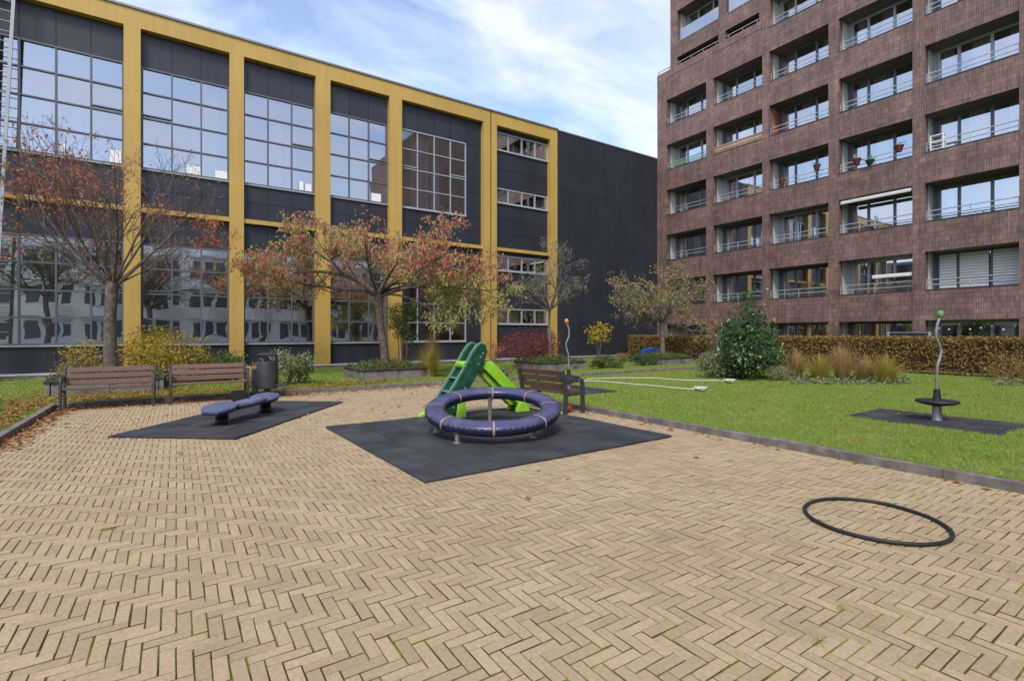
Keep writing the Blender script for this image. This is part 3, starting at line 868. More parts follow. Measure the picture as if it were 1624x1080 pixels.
zr = 8.76
pot(13.35, zr + 0.12, M['terracotta'], 'dark red flower pot on the rail, left one of its pair', r=0.13)
pot(11.72, zr + 0.40, M['terracotta'], 'dark red flower pot on the rail, right one of its pair', r=0.15)
pot(10.05, zr + 0.20, M['terracotta'], 'red flower pot with white flowers, left of the black pot', M['flower'], r=0.16)
pot(9.55, zr + 0.06, M['blackpot'], 'round black plant pot between two red pots on a balcony rail', r=0.16, h=0.2)
pot(8.50, zr + 0.30, M['terracotta'], 'red flower pot on the rail to the right of the black pot', r=0.17)
# white stool on the fourth-floor balcony at right
st = empty('white_shelf', (AU + 0.22, 7.28, zr + 0.027))
tag(st, 'small open white shelf unit standing on the right balcony sill', 'shelf')
for a in (-0.12, 0.12):
    for b in (-0.2, 0.2):
        MB().box(a - 0.018, a + 0.018, b - 0.018, b + 0.018, 0, 0.62).build('leg', M['white'], st, smooth=False)
for z in (0.05, 0.33, 0.60): MB().box(-0.137, 0.137, -0.217, 0.217, z, z + 0.03).build('shelf_board', M['white'], st, smooth=False)
# green lattice screen and pale timber screen
gs = empty('green_lattice', (AU - 0.0, 19.1, 11.55))
tag(gs, 'bright green lattice screen fixed behind a balcony rail', 'screen')
for k in range(26):
    v = -1.33 + k * 0.104
    MB().tube([(0.17, v, 0.0), (0.17, min(v + 0.25, 1.35), 0.40)], 0.016, prof=[(-1, -0.4), (1, -0.4), (1, 0.4), (-1, 0.4)]).build('strip', M['greenpaint'], gs, smooth=False)
for z in (0.0, 0.2, 0.40): MB().box(0.178, 0.192, -1.36, 1.36, z, z + 0.035).build('rail', M['greenpaint'], gs, smooth=False)
ts = empty('timber_screen', (AU, 15.83, 11.55))
tag(ts, 'pale orange timber boards along a balcony rail beside the green lattice', 'screen')
for k in range(3): MB().box(0.16, 0.18, -1.38, 1.38, 0.0 + 0.145 * k, 0.125 + 0.145 * k).build('board', pm('pale_timber', (0.62, 0.36, 0.15), 0.7, var=0.1) if k == 0 else bpy.data.materials['pale_timber'], ts, smooth=False)
# red wooden side screen
MB().box(AU + 0.37, AU + 0.85, 13.96, 14.02, 10.9, 13.0).build('side_panel', pm('red_wood', (0.30, 0.085, 0.04), 0.7, var=0.15), apt, smooth=False, world=True)
# awning cassette and awning boards
for (v0, v1, z, d1, mt, lb) in ((8.1, 10.75, 7.42, 0.12, 'roomwarm', 'cream awning cassette folded under a balcony ceiling'), (8.08, 9.5, 3.95, 0.7, 'white', 'white folded awning board lying across a low balcony')):
    e = empty('awning', (AU, (v0 + v1) / 2, z)); tag(e, lb, 'awning')
    h = (v1 - v0) / 2
    MB().box(0.03, d1, -h, h, 0, 0.07).build('cassette', M['white'], e, smooth=False, bevel=0.01)
    MB().box(0.02, 0.04, -h, h, -0.07, 0.0).build('valance', M['curtain'], e, smooth=False)
pl = MB().box(-0.02, 0.02, -0.06, 0.06, 0, 1.5).build('plank', M['curtain'], None, smooth=False)
pl.location = (AU + 0.2, 14.58, 6.03); pl.rotation_euler = (R(7), 0, 0)
tag(pl, 'pale plank standing upright at the right end of a second floor balcony', 'plank')
tb = empty('blue_chair', (AU + 0.55, 18.2, 5.08)); tag(tb, 'blue folding chair on a left-hand balcony', 'chair')
MB().box(-0.2, 0.2, -0.2, 0.2, 0.42, 0.45).build('seat', M['bluetarp'], tb, smooth=False)
MB().box(0.18, 0.21, -0.2, 0.2, 0.45, 1.25).build('backrest', M['bluetarp'], tb, smooth=False)
for a in (-0.18, 0.18):
    for b in (-0.18, 0.18): MB().box(a - 0.012, a + 0.012, b - 0.012, b + 0.012, 0, 0.42).build('leg', M['steel'], tb, smooth=False)
# white blinds behind the first-floor window at right
bl_ = LOGG[(4, 1)]
for (a, b) in ((4.97, 5.80), (5.92, 6.78), (6.88, 7.42)):
    for k in range(20):
        z = 2.45 + 0.113 * k
        MB().add([(AU + DL - 0.045, a, z), (AU + DL - 0.045, b, z), (AU + DL - 0.015, b, z + 0.10), (AU + DL - 0.015, a, z + 0.10)], [(0, 1, 2, 3)]).build('blind_slat', M['white'], bl_, smooth=False)
# bulbs strung across the ground-floor opening
ls = empty('light_string', (AU + 0.2, 6.2, 2.0)); tag(ls, 'string of small white globes hung across the ground floor opening', 'lights')
cpts = [(0, -1.25 + 2.5 * t / 24, -0.1 - 0.22 * abs(math.sin(t / 24 * 3 * math.pi))) for t in range(25)]
MB().tube(cpts, 0.006, 4).build('cable', M['blackrubber'], ls)
for t in range(1, 25, 3):
    p = cpts[t]
    MB().lathe([(0.005, -0.07), (0.03, -0.06), (0.04, -0.035), (0.03, -0.01), (0.008, 0.0)], 10).build('bulb', M['bulb'], ls).location = p

# ================================================================== buildings and trees behind the viewer, mirrored in the glass
def opposite(name, label, x0, x1, y0, y1, h, face, nst, bow=0.0):
    e = empty(name, ((x0 + x1) / 2, (y0 + y1) / 2, 0)); tag(e, label, 'building')
    MB().box(x0, x1, y0, y1, -0.05, h).build('wall', M['roomwarm'] if bow == 0 else M['white'], e, smooth=False, world=True)
    st_h = h / nst
    for k in range(nst):
        z = k * st_h
        if face == '+y':
            n = int((x1 - x0) / 4)
            for i in range(n):
                a = x0 + (x1 - x0) * i / n; b = x0 + (x1 - x0) * (i + 1) / n
                MB().box(a + 0.5, b - 0.5, y1 - 0.2, y1 + 0.02, z + 1.1, z + st_h - 0.5).build('window', M['greyframe'], e, smooth=False, world=True)
                for q in (0.36, 0.64): MB().box(a + (b - a) * q - 0.14, a + (b - a) * q + 0.14, y1 + 0.021, y1 + 0.05, z + 1.1, z + st_h - 0.5).build('mullion', M['white'], e, smooth=False, world=True)
                if k:
                    MB().tube([(a + 0.3 + (b - a - 0.6) * q / 6, y1 + 0.1 + 1.1 * math.sin(math.pi * q / 6), z + 0.35) for q in range(7)], 0.5, prof=[(-1, -0.12), (1, -0.12), (1, 0.12), (-1, 0.12)], up=(0, 0, 1)).build('balcony', M['white'], e, smooth=False, world=True)
        else:
            n = int((y1 - y0) / 4)
            for i in range(n):
                a = y0 + (y1 - y0) * i / n; b = y0 + (y1 - y0) * (i + 1) / n
                MB().box(x1 - 0.2, x1 + 0.02, a + 0.6, b - 0.6, z + 0.9, z + st_h - 0.35).build('window', M['panel'], e, smooth=False, world=True)
    return e
opposite('apartment_building', 'white apartment block with bowed balconies, seen mirrored in the lower office windows', -16, 26, -32, -19, 12.6, '+y', 4, 1)
opposite('brick_building', 'warm grey building seen only as a reflection in the brick block windows', -44, -32, -12, 30, 11.5, '+x', 4)

# ================================================================== VEGETATION
def tubes_np(lines, name, mat, parent, sides_by_level=(8, 6, 4, 3, 3), world=False):
    m = MB()
    VV, FF, base = [], [], 0
    for (pts, rad, lev) in lines:
        n = sides_by_level[min(lev, len(sides_by_level) - 1)]
        pts = np.asarray(pts); rad = np.asarray(rad)
        t = np.gradient(pts, axis=0); t /= np.linalg.norm(t, axis=1, keepdims=True) + 1e-9
        ref = np.array([0.31, 0.17, 0.93]) if abs(t[0, 2]) < 0.8 else np.array([1.0, 0.2, 0.0])
        nx = np.cross(t, ref); nx /= np.linalg.norm(nx, axis=1, keepdims=True) + 1e-9
        ny = np.cross(t, nx)
        a = np.arange(n) * 2 * math.pi / n
        ring = pts[:, None, :] + rad[:, None, None] * (np.cos(a)[None, :, None] * nx[:, None, :] + np.sin(a)[None, :, None] * ny[:, None, :])
        VV.append(ring.reshape(-1, 3))
        k = len(pts)
        i = np.arange(k - 1)[:, None] * n; j = np.arange(n)[None, :]; j2 = (j + 1) % n
        F = np.stack([i + j, i + j2, i + n + j2, i + n + j], -1).reshape(-1, 4) + base
        FF.append(F); base += k * n
    return np_obj(name, np.concatenate(VV), np.concatenate(FF), mat, parent, smooth=True, world=world)

def branch(rng, p, d, length, r0, lev, spec, out):
    nseg = max(3, int(length / spec['seg'][min(lev, 3)]))
    pts = [np.array(p, float)]; d = np.array(d, float); d /= np.linalg.norm(d)
    dirs = [d.copy()]
    for i in range(nseg):
        d = d + rng.normal(0, spec['wob'], 3) + np.array([0, 0, spec['up'][min(lev, len(spec['up']) - 1)]])
        d /= np.linalg.norm(d)
        pts.append(pts[-1] + d * length / nseg); dirs.append(d.copy())
    tt = np.linspace(0, 1, nseg + 1)
    rad = r0 * (1 - tt * 0.8) + 0.0012
    out.append((np.array(pts), rad, lev))
    if lev >= spec['max']: return
    nch = spec['n'][min(lev, len(spec['n']) - 1)]
    nch = max(1, int(round(nch * length / spec['ref'][min(lev, len(spec['ref']) - 1)])))
    for c_ in range(nch):
        t = rng.uniform(spec['t0'], 1.0) ** 0.8
        i = min(int(t * nseg), nseg - 1); f = t * nseg - i
        q = pts[i] * (1 - f) + pts[i + 1] * f
        dd = dirs[i]
        side = rng.normal(0, 1, 3); side[2] = side[2] * spec['flat'] + spec['rise']
        side -= dd * side.dot(dd); side /= np.linalg.norm(side) + 1e-9
        ang = R(rng.uniform(*spec['ang']))
        nd = dd * math.cos(ang) + side * math.sin(ang)
        branch(rng, q, nd, length * rng.uniform(*spec['ratio']) * (1.1 - 0.5 * t), max(rad[i] * 0.55, 0.0022), lev + 1, spec, out)

def tree(name, label, loc, trunk_h, trunk_r, limbs, spec, leaf_sets, bark, twig, seed, lean=(0, 0), cat='tree', group='trees in concrete planters', zmax=99):
    rng = np.random.default_rng(seed)
    e = empty(name, loc); tag(e, label, cat, group)
    tp = [(0, 0, -0.15), (lean[0] * 0.1, lean[1] * 0.1, trunk_h * 0.1)] + [(lean[0] * t + 0.03 * math.sin(t * 5 + seed), lean[1] * t, trunk_h * t) for t in (0.3, 0.5, 0.7, 0.85, 1.0)]
    tr = [trunk_r * 1.25, trunk_r * 1.08, trunk_r, trunk_r * 0.93, trunk_r * 0.9, trunk_r * 0.92, trunk_r * 0.95]
    trunk = MB().tube(tp, tr, 14)
    top = np.array(tp[-1])
    trunk.add(*_dome(top, trunk_r * 0.95))
    trunk.build('trunk', bark, e, ang=60)
    lines = []
    for (az, el, ln, rr) in limbs:
        d = (math.cos(R(az)) * math.cos(R(el)), math.sin(R(az)) * math.cos(R(el)), math.sin(R(el)))
        branch(rng, top + np.array([0, 0, -rng.uniform(0, 0.18)]) + np.array(d) * trunk_r * 0.2, d, ln, rr, 0, spec, lines)
    lines = [l for l in lines if l[2] == 0 or l[0][:, 2].max() < zmax]
    big = [l for l in lines if l[2] <= 1]; small = [l for l in lines if l[2] > 1]
    tubes_np(big, 'limbs', bark, e)
    if small: tag(tubes_np(small, 'twigs', twig, e), kind='stuff')
    pool = np.concatenate([l[0][1:] for l in small]) if small else np.concatenate([l[0] for l in big])
    for (nm, mt, cnt, ln, wd, droop, keep, spread) in leaf_sets:
        w = np.array([keep(p) for p in pool]); w = np.clip(w, 0, None)
        if w.sum() <= 0: continue
        idx = rng.choice(len(pool), cnt, p=w / w.sum())
        P_ = pool[idx] + rng.normal(0, spread, (cnt, 3))
        V_, F_ = leaves_geo(P_, ln, wd, droop, rng)
        tag(np_obj(nm, V_, F_, mt, e), kind='stuff')
    return e

def _dome(top, r, n=14):
    vs, fs = [], []
    for j in range(4):
        a = j / 3 * math.pi / 2
        for k in range(n):
            t = 2 * math.pi * k / n
            vs.append((top[0] + r * math.cos(a) * math.cos(t), top[1] + r * math.cos(a) * math.sin(t), top[2] + r * 0.6 * math.sin(a)))
    for j in range(3):
        for k in range(n):
            fs.append((j * n + k, j * n + (k + 1) % n, (j + 1) * n + (k + 1) % n, (j + 1) * n + k))
    return vs, fs

Rv = (RX, RY)       # picture-right as a ground direction
def right_of(p): return p[0] * RX + p[1] * RY

# --- concrete planters
def planter(loc, label, lx=2.2, ly=1.8, h=0.34):
    e = empty('planter', (loc[0], loc[1], LZ)); tag(e, label, 'planter', 'concrete tree planters')
    x, y = lx / 2, ly / 2
    n = 2
    for sgn in (-1, 1):
        for k in range(n):
            a = -x + 0.06 + (lx - 0.12) * k / n; b = -x + 0.06 + (lx - 0.12) * (k + 1) / n
            MB().box(a + 0.035, b - 0.035, sgn * (y - 0.03) - 0.03, sgn * (y - 0.03) + 0.03, -0.05, h - 0.05).build('concrete_panel', M['concrete'], e, smooth=False, bevel=0.008)
            a = -y + 0.06 + (ly - 0.12) * k / n; b = -y + 0.06 + (ly - 0.12) * (k + 1) / n
            MB().box(sgn * (x - 0.03) - 0.03, sgn * (x - 0.03) + 0.03, a + 0.035, b - 0.035, -0.05, h - 0.05).build('concrete_panel', M['concrete'], e, smooth=False, bevel=0.008)
    for px_ in (-x + 0.03, 0, x - 0.03):
        for py_ in (-y + 0.03, y - 0.03):
            MB().box(px_ - 0.045, px_ + 0.045, py_ - 0.045, py_ + 0.045, -0.05, h - 0.048).build('post', M['concrete'], e, smooth=False, bevel=0.006)
    for sx in (-1, 1):
        MB().box(sx * (x - 0.03) - 0.045, sx * (x - 0.03) + 0.045, -0.045, 0.045, -0.05, h - 0.048).build('post', M['concrete'], e, smooth=False, bevel=0.006)
    for sgn in (-1, 1):
        MB().box(-x - 0.04, x + 0.04, sgn * (y - 0.03) - 0.07, sgn * (y - 0.03) + 0.07, h - 0.046, h).build('rim', M['planterrim'], e, smooth=False, bevel=0.008)
        MB().box(sgn * (x - 0.03) - 0.07, sgn * (x - 0.03) + 0.07, -y + 0.105, y - 0.105, h - 0.046, h - 0.002).build('rim', M['planterrim'], e, smooth=False, bevel=0.008)
    MB().box(-x + 0.061, x - 0.061, -y + 0.061, y - 0.061, -0.04, h - 0.06).build('soil', M['soil'], e, smooth=False)
    # trailing ground cover
    n_ = 1500
    P_ = np.stack([nrg.uniform(-x, x, n_), nrg.uniform(-y, y, n_), np.abs(nrg.normal(h, 0.05, n_))], 1)
    P_[:, 2] += 0.13 * np.clip(1 - (P_[:, 0] ** 2 + P_[:, 1] ** 2), 0, 1)
    V_, F_ = leaves_geo(P_, 0.11, 0.045, -0.2)
    tag(np_obj('ground_cover', V_, F_, M['lv_mid'], e), kind='stuff')
    return e
T1, T2, T3, T4 = (-1.38, 16.3), (5.75, 16.1), (12.5, 16.0), (19.3, 16.0)
planter(T1, 'concrete planter behind the left bench, around the bare rust-leaved tree')
planter(T2, 'concrete planter around the pink and green leaved tree, left of the slide')
planter(T3, 'concrete planter behind the single bench, around the thin bare tree')
planter(T4, 'concrete planter far right by the hedge, around the ochre-leaved tree')

spec1 = dict(seg=(0.30, 0.26, 0.2, 0.16), wob=0.06, up=(0.03, 0.03, 0.02, 0.01), max=3, n=(10, 5.5, 3), ref=(3.2, 1.6, 0.8), t0=0.18, flat=0.8, rise=0.25, ang=(22, 52), ratio=(0.38, 0.62))
limbs1 = [(a, el + 5, ln * 1.08, rr * 0.50) for (a, el, ln, rr) in
          [(150, 34, 3.5, 0.085), (175, 42, 3.2, 0.07), (120, 46, 3.1, 0.07), (95, 62, 3.0, 0.07), (330, 40, 2.9, 0.07), (300, 36, 3.0, 0.075), (10, 52, 2.9, 0.065),
           (45, 40, 2.8, 0.06), (210, 50, 3.0, 0.065), (250, 56, 2.8, 0.06), (145, 64, 3.3, 0.07), (320, 62, 3.0, 0.06), (135, 24, 2.9, 0.055), (345, 26, 2.2, 0.045)]]
tree('cherry_tree', 'nearly bare tree with rust leaves, leftmost, behind the left bench', (T1[0], T1[1], LZ + 0.25), 2.45, 0.145, limbs1, spec1,
     [('leaves', M['lv_rust'], 2000, 0.09, 0.048, 0.5, lambda p: (2.6 if right_of(p) < 0.6 else 0.5) * (1.0 if 3.2 < p[2] < 5.4 else 0.35), 0.05),
      ('leaves', M['lv_rust'], 350, 0.10, 0.045, 0.6, lambda p: 1.0 if (right_of(p) > 1.7 and p[2] < 4.2) else 0.0, 0.08)],
     M['bark'], M['twig'], 21)
spec2 = dict(seg=(0.32, 0.26, 0.2, 0.16), wob=0.10, up=(-0.035, 0.0, -0.02, -0.05), max=3, n=(9, 7, 5), ref=(3.2, 1.6, 0.8), t0=0.2, flat=0.4, rise=0.08, ang=(25, 60), ratio=(0.38, 0.60))
limbs2 = [(-34, 34, 3.7, 0.07), (-20, 24, 3.9, 0.08), (-55, 40, 3.2, 0.07), (20, 38, 3.0, 0.06), (70, 42, 2.8, 0.06), (120, 34, 3.2, 0.07), (146, 24, 4.1, 0.085),
          (160, 34, 3.6, 0.075), (185, 40, 3.0, 0.06), (230, 36, 2.7, 0.06), (280, 34, 2.7, 0.06), (-34, 48, 2.1, 0.045), (130, 60, 2.2, 0.04), (-36, 10, 3.0, 0.045), (-14, 10, 3.0, 0.04), (-50, 14, 2.6, 0.04)]
limbs2 = [(a, el, ln, rr * 0.9) for (a, el, ln, rr) in limbs2]
def k_red(p):
    r_ = right_of(p)
    return 1.0 if p[2] > 2.9 else 0.12
def k_green(p):
    r_ = right_of(p)
    return 1.6 if (p[2] < 3.0 and r_ > 0.2) else (1.1 if (r_ < -0.2 and p[2] > 3.6) else 0.35)
tree('cherry_tree', 'spreading tree with pink-red and yellow-green leaves behind the slide', (T2[0], T2[1], LZ + 0.25), 2.55, 0.135, limbs2, spec2,
     [('leaves', M['lv_red'], 5000, 0.14, 0.065, 0.9, k_red, 0.07), ('leaves', M['lv_mix'], 5600, 0.14, 0.065, 0.9, k_green, 0.08)],
     M['bark'], M['twig'], 33, lean=(-0.22, 0.16), zmax=5.0)
spec3 = dict(seg=(0.28, 0.22, 0.18, 0.14), wob=0.12, up=(0.03, 0.02, 0.0, 0.0), max=3, n=(7, 6, 4), ref=(2.0, 1.0, 0.5), t0=0.15, flat=0.8, rise=0.2, ang=(28, 65), ratio=(0.4, 0.62))
limbs3 = [(a, el, ln, 0.035) for (a, el, ln) in [(-34, 40, 1.7), (-60, 30, 1.6), (10, 45, 1.6), (80, 40, 1.5), (146, 30, 1.7), (170, 45, 1.7), (220, 35, 1.5), (100, 70, 2.4), (-30, 66, 2.3), (260, 55, 1.9)]]
tree('young_tree', 'thin almost bare tree with small grey-green leaves behind the single bench', (T3[0], T3[1], LZ + 0.25), 2.2, 0.06, limbs3, spec3,
     [('leaves', M['lv_sparse'], 1500, 0.075, 0.04, 0.4, lambda p: 1.0, 0.06)], M['barkgrey'], M['twigpale'], 45)
limbs4 = [(a, el, ln, 0.05) for (a, el, ln) in [(-34, 30, 2.5), (-50, 42, 2.3), (-10, 40, 2.2), (40, 40, 2.0), (90, 50, 2.0), (146, 30, 2.5), (165, 44, 2.3), (200, 35, 2.0), (250, 40, 1.9), (120, 62, 2.5), (-30, 64, 2.4), (-36, 12, 2.2), (150, 14, 2.0)]]
tree('apple_tree', 'small tree with sparse ochre leaves in front of the brick block', (T4[0], T4[1], LZ + 0.25), 1.75, 0.11, limbs4, spec3,
     [('leaves', M['lv_ochre'], 4200, 0.11, 0.065, 0.5, lambda p: 1.0, 0.09)], M['barkgrey'], M['twigpale'], 57)

def bush(name, label, loc, rx, ry, h, n, ln, wd, mat, seed, clumps=28, z0=0.08, droop=0.0, stems=7, shape='round', cat='shrub', group=None, flowers=0, tight=0.28):
    rng = np.random.default_rng(seed)
    e = empty(name, (loc[0], loc[1], LZ)); tag(e, label, cat, group)
    cen = []
    while len(cen) < clumps:
        p = rng.uniform(-1, 1, 3)
        z = (p[2] + 1) / 2
        if shape == 'cone': lim = (1.0 - 0.80 * max(z - 0.22, 0) / 0.78) * (0.75 + 0.25 * min(z / 0.2, 1))
        elif shape == 'vase': lim = 0.35 + 0.65 * z
        else: lim = math.sqrt(max(1 - (p[2] * 0.95) ** 2, 0))
        q = math.hypot(p[0], p[1])
        if q < lim and q > 0.35 * lim: cen.append((p[0] * rx, p[1] * ry, z0 + z * (h - z0) * 0.94))
    cen = np.array(cen)
    st = []
    for c_ in cen[rng.choice(len(cen), min(stems, len(cen)), replace=False)]:
        b = np.array([rng.normal(0, rx * 0.12), rng.normal(0, ry * 0.12), -0.03])
        mid = b * 0.4 + c_ * 0.6 * np.array([0.6, 0.6, 1])
        st.append((np.array([b, (b + mid) / 2, mid, c_]), np.array([0.018, 0.014, 0.009, 0.004]), 1))
    tubes_np(st, 'stems', M['twig'], e)
    idx = rng.integers(0, len(cen), n)
    sp = tight * min(rx, ry, h * 0.6)
    P_ = cen[idx] + rng.normal(0, 1, (n, 3)) * (sp, sp, sp * 0.8)
    P_[:, 2] = np.clip(P_[:, 2], 0.02, h * 1.05)
    V_, F_ = leaves_geo(P_, ln, wd, droop, rng)
    tag(np_obj('foliage', V_, F_, mat, e), kind='stuff')
    if flowers:
        out = P_ / np.array([rx, ry, h]); wgt = np.linalg.norm(out[:, :2], axis=1) + out[:, 2]
        sel = np.argsort(-wgt)[:n // 3]; sel = rng.choice(sel, flowers, replace=False)
        Q = np.repeat(P_[sel] * 1.03, 5, axis=0) + rng.normal(0, 0.012, (flowers * 5, 3))
        V_, F_ = leaves_geo(Q, 0.05, 0.04, 0.0, rng)
        tag(np_obj('blossom', V_, F_, M['flower'], e), kind='stuff')
    return e

def tuft(name, label, loc, h, spread, n, mat, seed, plume=0, cat='ornamental grass', group='ornamental grasses along the lawn'):
    rng = np.random.default_rng(seed)
    e = empty(name, (loc[0], loc[1], LZ)); tag(e, label, cat, group)
    az = rng.uniform(0, 2 * math.pi, n); out = np.abs(rng.normal(0.5, 0.9, n)) * spread * 0.8; hh = h * rng.uniform(0.55, 1.05, n)
    r0 = rng.uniform(0, spread * 0.3, n); w = rng.uniform(0.004, 0.009, n)
    K = 5; V_ = np.zeros((n, K, 2, 3))
    ca, sa = np.cos(az), np.sin(az)
    for k in range(K):
        t = k / (K - 1)
        rr = r0 + out * t ** 1.8
        z = hh * (t * 1.25 - 0.42 * t ** 3 * np.clip(out / spread, 0.3, 1.7))
        for s_i, sg in enumerate((-1, 1)):
            ww = w * (1 - 0.85 * t) * sg
            V_[:, k, s_i, 0] = ca * rr - sa * ww; V_[:, k, s_i, 1] = sa * rr + ca * ww; V_[:, k, s_i, 2] = z
    base = (np.arange(n) * K * 2)[:, None]
    F = np.concatenate([base + [[2 * k, 2 * k + 1, 2 * k + 3, 2 * k + 2]] for k in range(K - 1)], 1).reshape(-1, 4)
    tag(np_obj('blades', V_.reshape(-1, 3), F, mat, e), kind='stuff')
    return e

# --- shrubs near the office
bush('yellow_shrub', 'golden yellow shrub rising behind the left bench, right of the bare trunk', (-0.35, 16.9), 0.95, 0.8, 1.55, 3600, 0.085, 0.045, M['lv_yellow'], 3, clumps=34, shape='round', stems=12)
bush('yellow_shrub', 'lower golden shrub touching the left side of the bare tree trunk', (-2.0, 17.6), 0.6, 0.5, 1.25, 900, 0.08, 0.04, M['lv_yellow'], 4, clumps=16, stems=8)
bush('green_shrub', 'leafy green shrub behind the second bench', (0.95, 17.3), 0.75, 0.55, 0.85, 1800, 0.12, 0.05, M['lv_mid'], 5, clumps=22)
bush('pale_shrub', 'pale yellow-green shrub directly behind the litter bin', (2.65, 15.3), 0.6, 0.5, 0.95, 1700, 0.09, 0.055, M['lv_pale'], 6, clumps=22)
bush('brown_shrub', 'low brown faded shrub between the second bench and the litter bin', (1.75, 15.0), 0.4, 0.35, 0.6, 800, 0.07, 0.05, M['lv_straw'], 8, clumps=14)
bush('slender_shrub', 'dark two-stemmed shrub right of the pink-leaved tree trunk', (7.15, 18.2), 0.75, 0.6, 2.7, 1700, 0.12, 0.045, M['lv_mid'], 9, clumps=24, z0=1.0, stems=14, shape='vase')
tuft('ornamental_grass', 'straw-coloured grass tuft left of the green slide ladder', (6.95, 15.3), 0.95, 0.6, 700, M['lv_gold'], 12)
tuft('ornamental_grass', 'tall wispy straw grass against the office wall beside the slide', (7.8, 17.0), 1.5, 0.6, 400, M['lv_straw'], 13)
bush('japanese_maple', 'wine-red maple shrub at the foot of the thin bare tree', (12.35, 17.0), 1.2, 0.95, 1.6, 5200, 0.09, 0.04, M['lv_wine'], 14, clumps=44, stems=12, z0=0.25)
bush('sapling', 'small yellow-leaved sapling in front of the dark blank wall', at_depth(948, 21.5), 0.6, 0.5, 1.9, 420, 0.13, 0.085, M['lv_yellow'], 15, clumps=22, z0=0.95, stems=12, shape='round', tight=0.2)
bush('low_shrub', 'low green shrub right of the planter behind the single bench', at_depth(965, 20.5), 0.8, 0.5, 0.5, 1200, 0.1, 0.05, M['lv_mid'], 16, clumps=16)
bush('low_shrub', 'low dark shrub in front of the far planter beside the blue tarpaulin', at_depth(1020, 22.5), 0.7, 0.4, 0.5, 1200, 0.09, 0.05, M['lv_dark'], 17, clumps=16)
bush('low_shrub', 'pale flowering ground plant behind the lime slide chute', at_depth(790, 16.6), 0.5, 0.3, 0.28, 500, 0.07, 0.05, M['lv_pale'], 18, clumps=10)
bush('brown_shrub', 'small rust-brown shrub at the foot of the double yellow column', (12.6, 20.4), 0.4, 0.35, 1.1, 600, 0.08, 0.04, M['lv_rust'], 19, clumps=12)
# --- shrubs by the lawn on the right
mg = ground_at(1185, 601, LZ)
bush('evergreen_bush', 'tall dark green evergreen bush with white blooms by the lawn', mg, 0.98, 0.92, 2.85, 9500, 0.115, 0.055, M['lv_dark'], 20, clumps=120, z0=0.12, shape='cone', flowers=85, stems=14, tight=0.17)
bush('variegated_shrub', 'cream variegated shrub at the left foot of the evergreen bush', ground_at(1137, 600, LZ), 0.62, 0.5, 0.82, 1900, 0.075, 0.05, M['lv_pale'], 22, clumps=22)
bush('grey_shrub', 'small grey-green shrub at the right foot of the evergreen bush', ground_at(1236, 604, LZ), 0.42, 0.35, 0.42, 1000, 0.06, 0.03, M['lv_sparse'], 23, clumps=16)
gx = [(1262, 601, .95, M['lv_straw'], 'brown arching grass tuft just right of the evergreen bush'),
      (1300, 604, .85, M['lv_gold'], 'green-gold grass tuft, second from the evergreen bush'),
      (1335, 603, .95, M['lv_straw'], 'rusty upright grass tuft in the middle of the lawn border'),
      (1372, 605, .80, M['lv_straw'], 'pale straw grass tuft left of the brightest gold tuft'),
      (1405, 608, .78, M['lv_gold'], 'bright gold grass tuft at the right end of the lawn border'),
      (1618, 601, .95, M['lv_straw'], 'straw grass tuft at the right edge of the picture')]
for k, (x_, y_, h_, mt, lb) in enumerate(gx):
    tuft('ornamental_grass', lb, ground_at(x_, y_, LZ), h_ * rnd.uniform(0.85, 1.1), 0.62, 620, mt, 60 + k)
bush('brown_shrub', 'brown twiggy shrub in front of the hedge at the right edge', ground_at(1598, 604, LZ), 0.6, 0.45, 0.75, 900, 0.06, 0.04, M['lv_hedge'], 71, clumps=18)
def cover(name, label, x0, x1, y0, y1, n, seed):
    rng = np.random.default_rng(seed)
    P_ = np.array([(*ground_at(rng.uniform(x0, x1), rng.uniform(y0, y1), LZ), LZ + abs(rng.normal(0.05, 0.04))) for _ in range(n)])
    V_, F_ = leaves_geo(P_, 0.10, 0.06, -0.1, rng)
    tag(np_obj(name, V_, F_, M['lv_pale']), label, 'ground cover', kind='stuff')
cover('ground_cover', 'pale leafy ground cover in front of the ornamental grasses', 1255, 1442, 601, 611, 1500, 81)
cover('ground_cover', 'pale leafy ground cover at the right edge of the lawn', 1580, 1650, 605, 613, 450, 82)

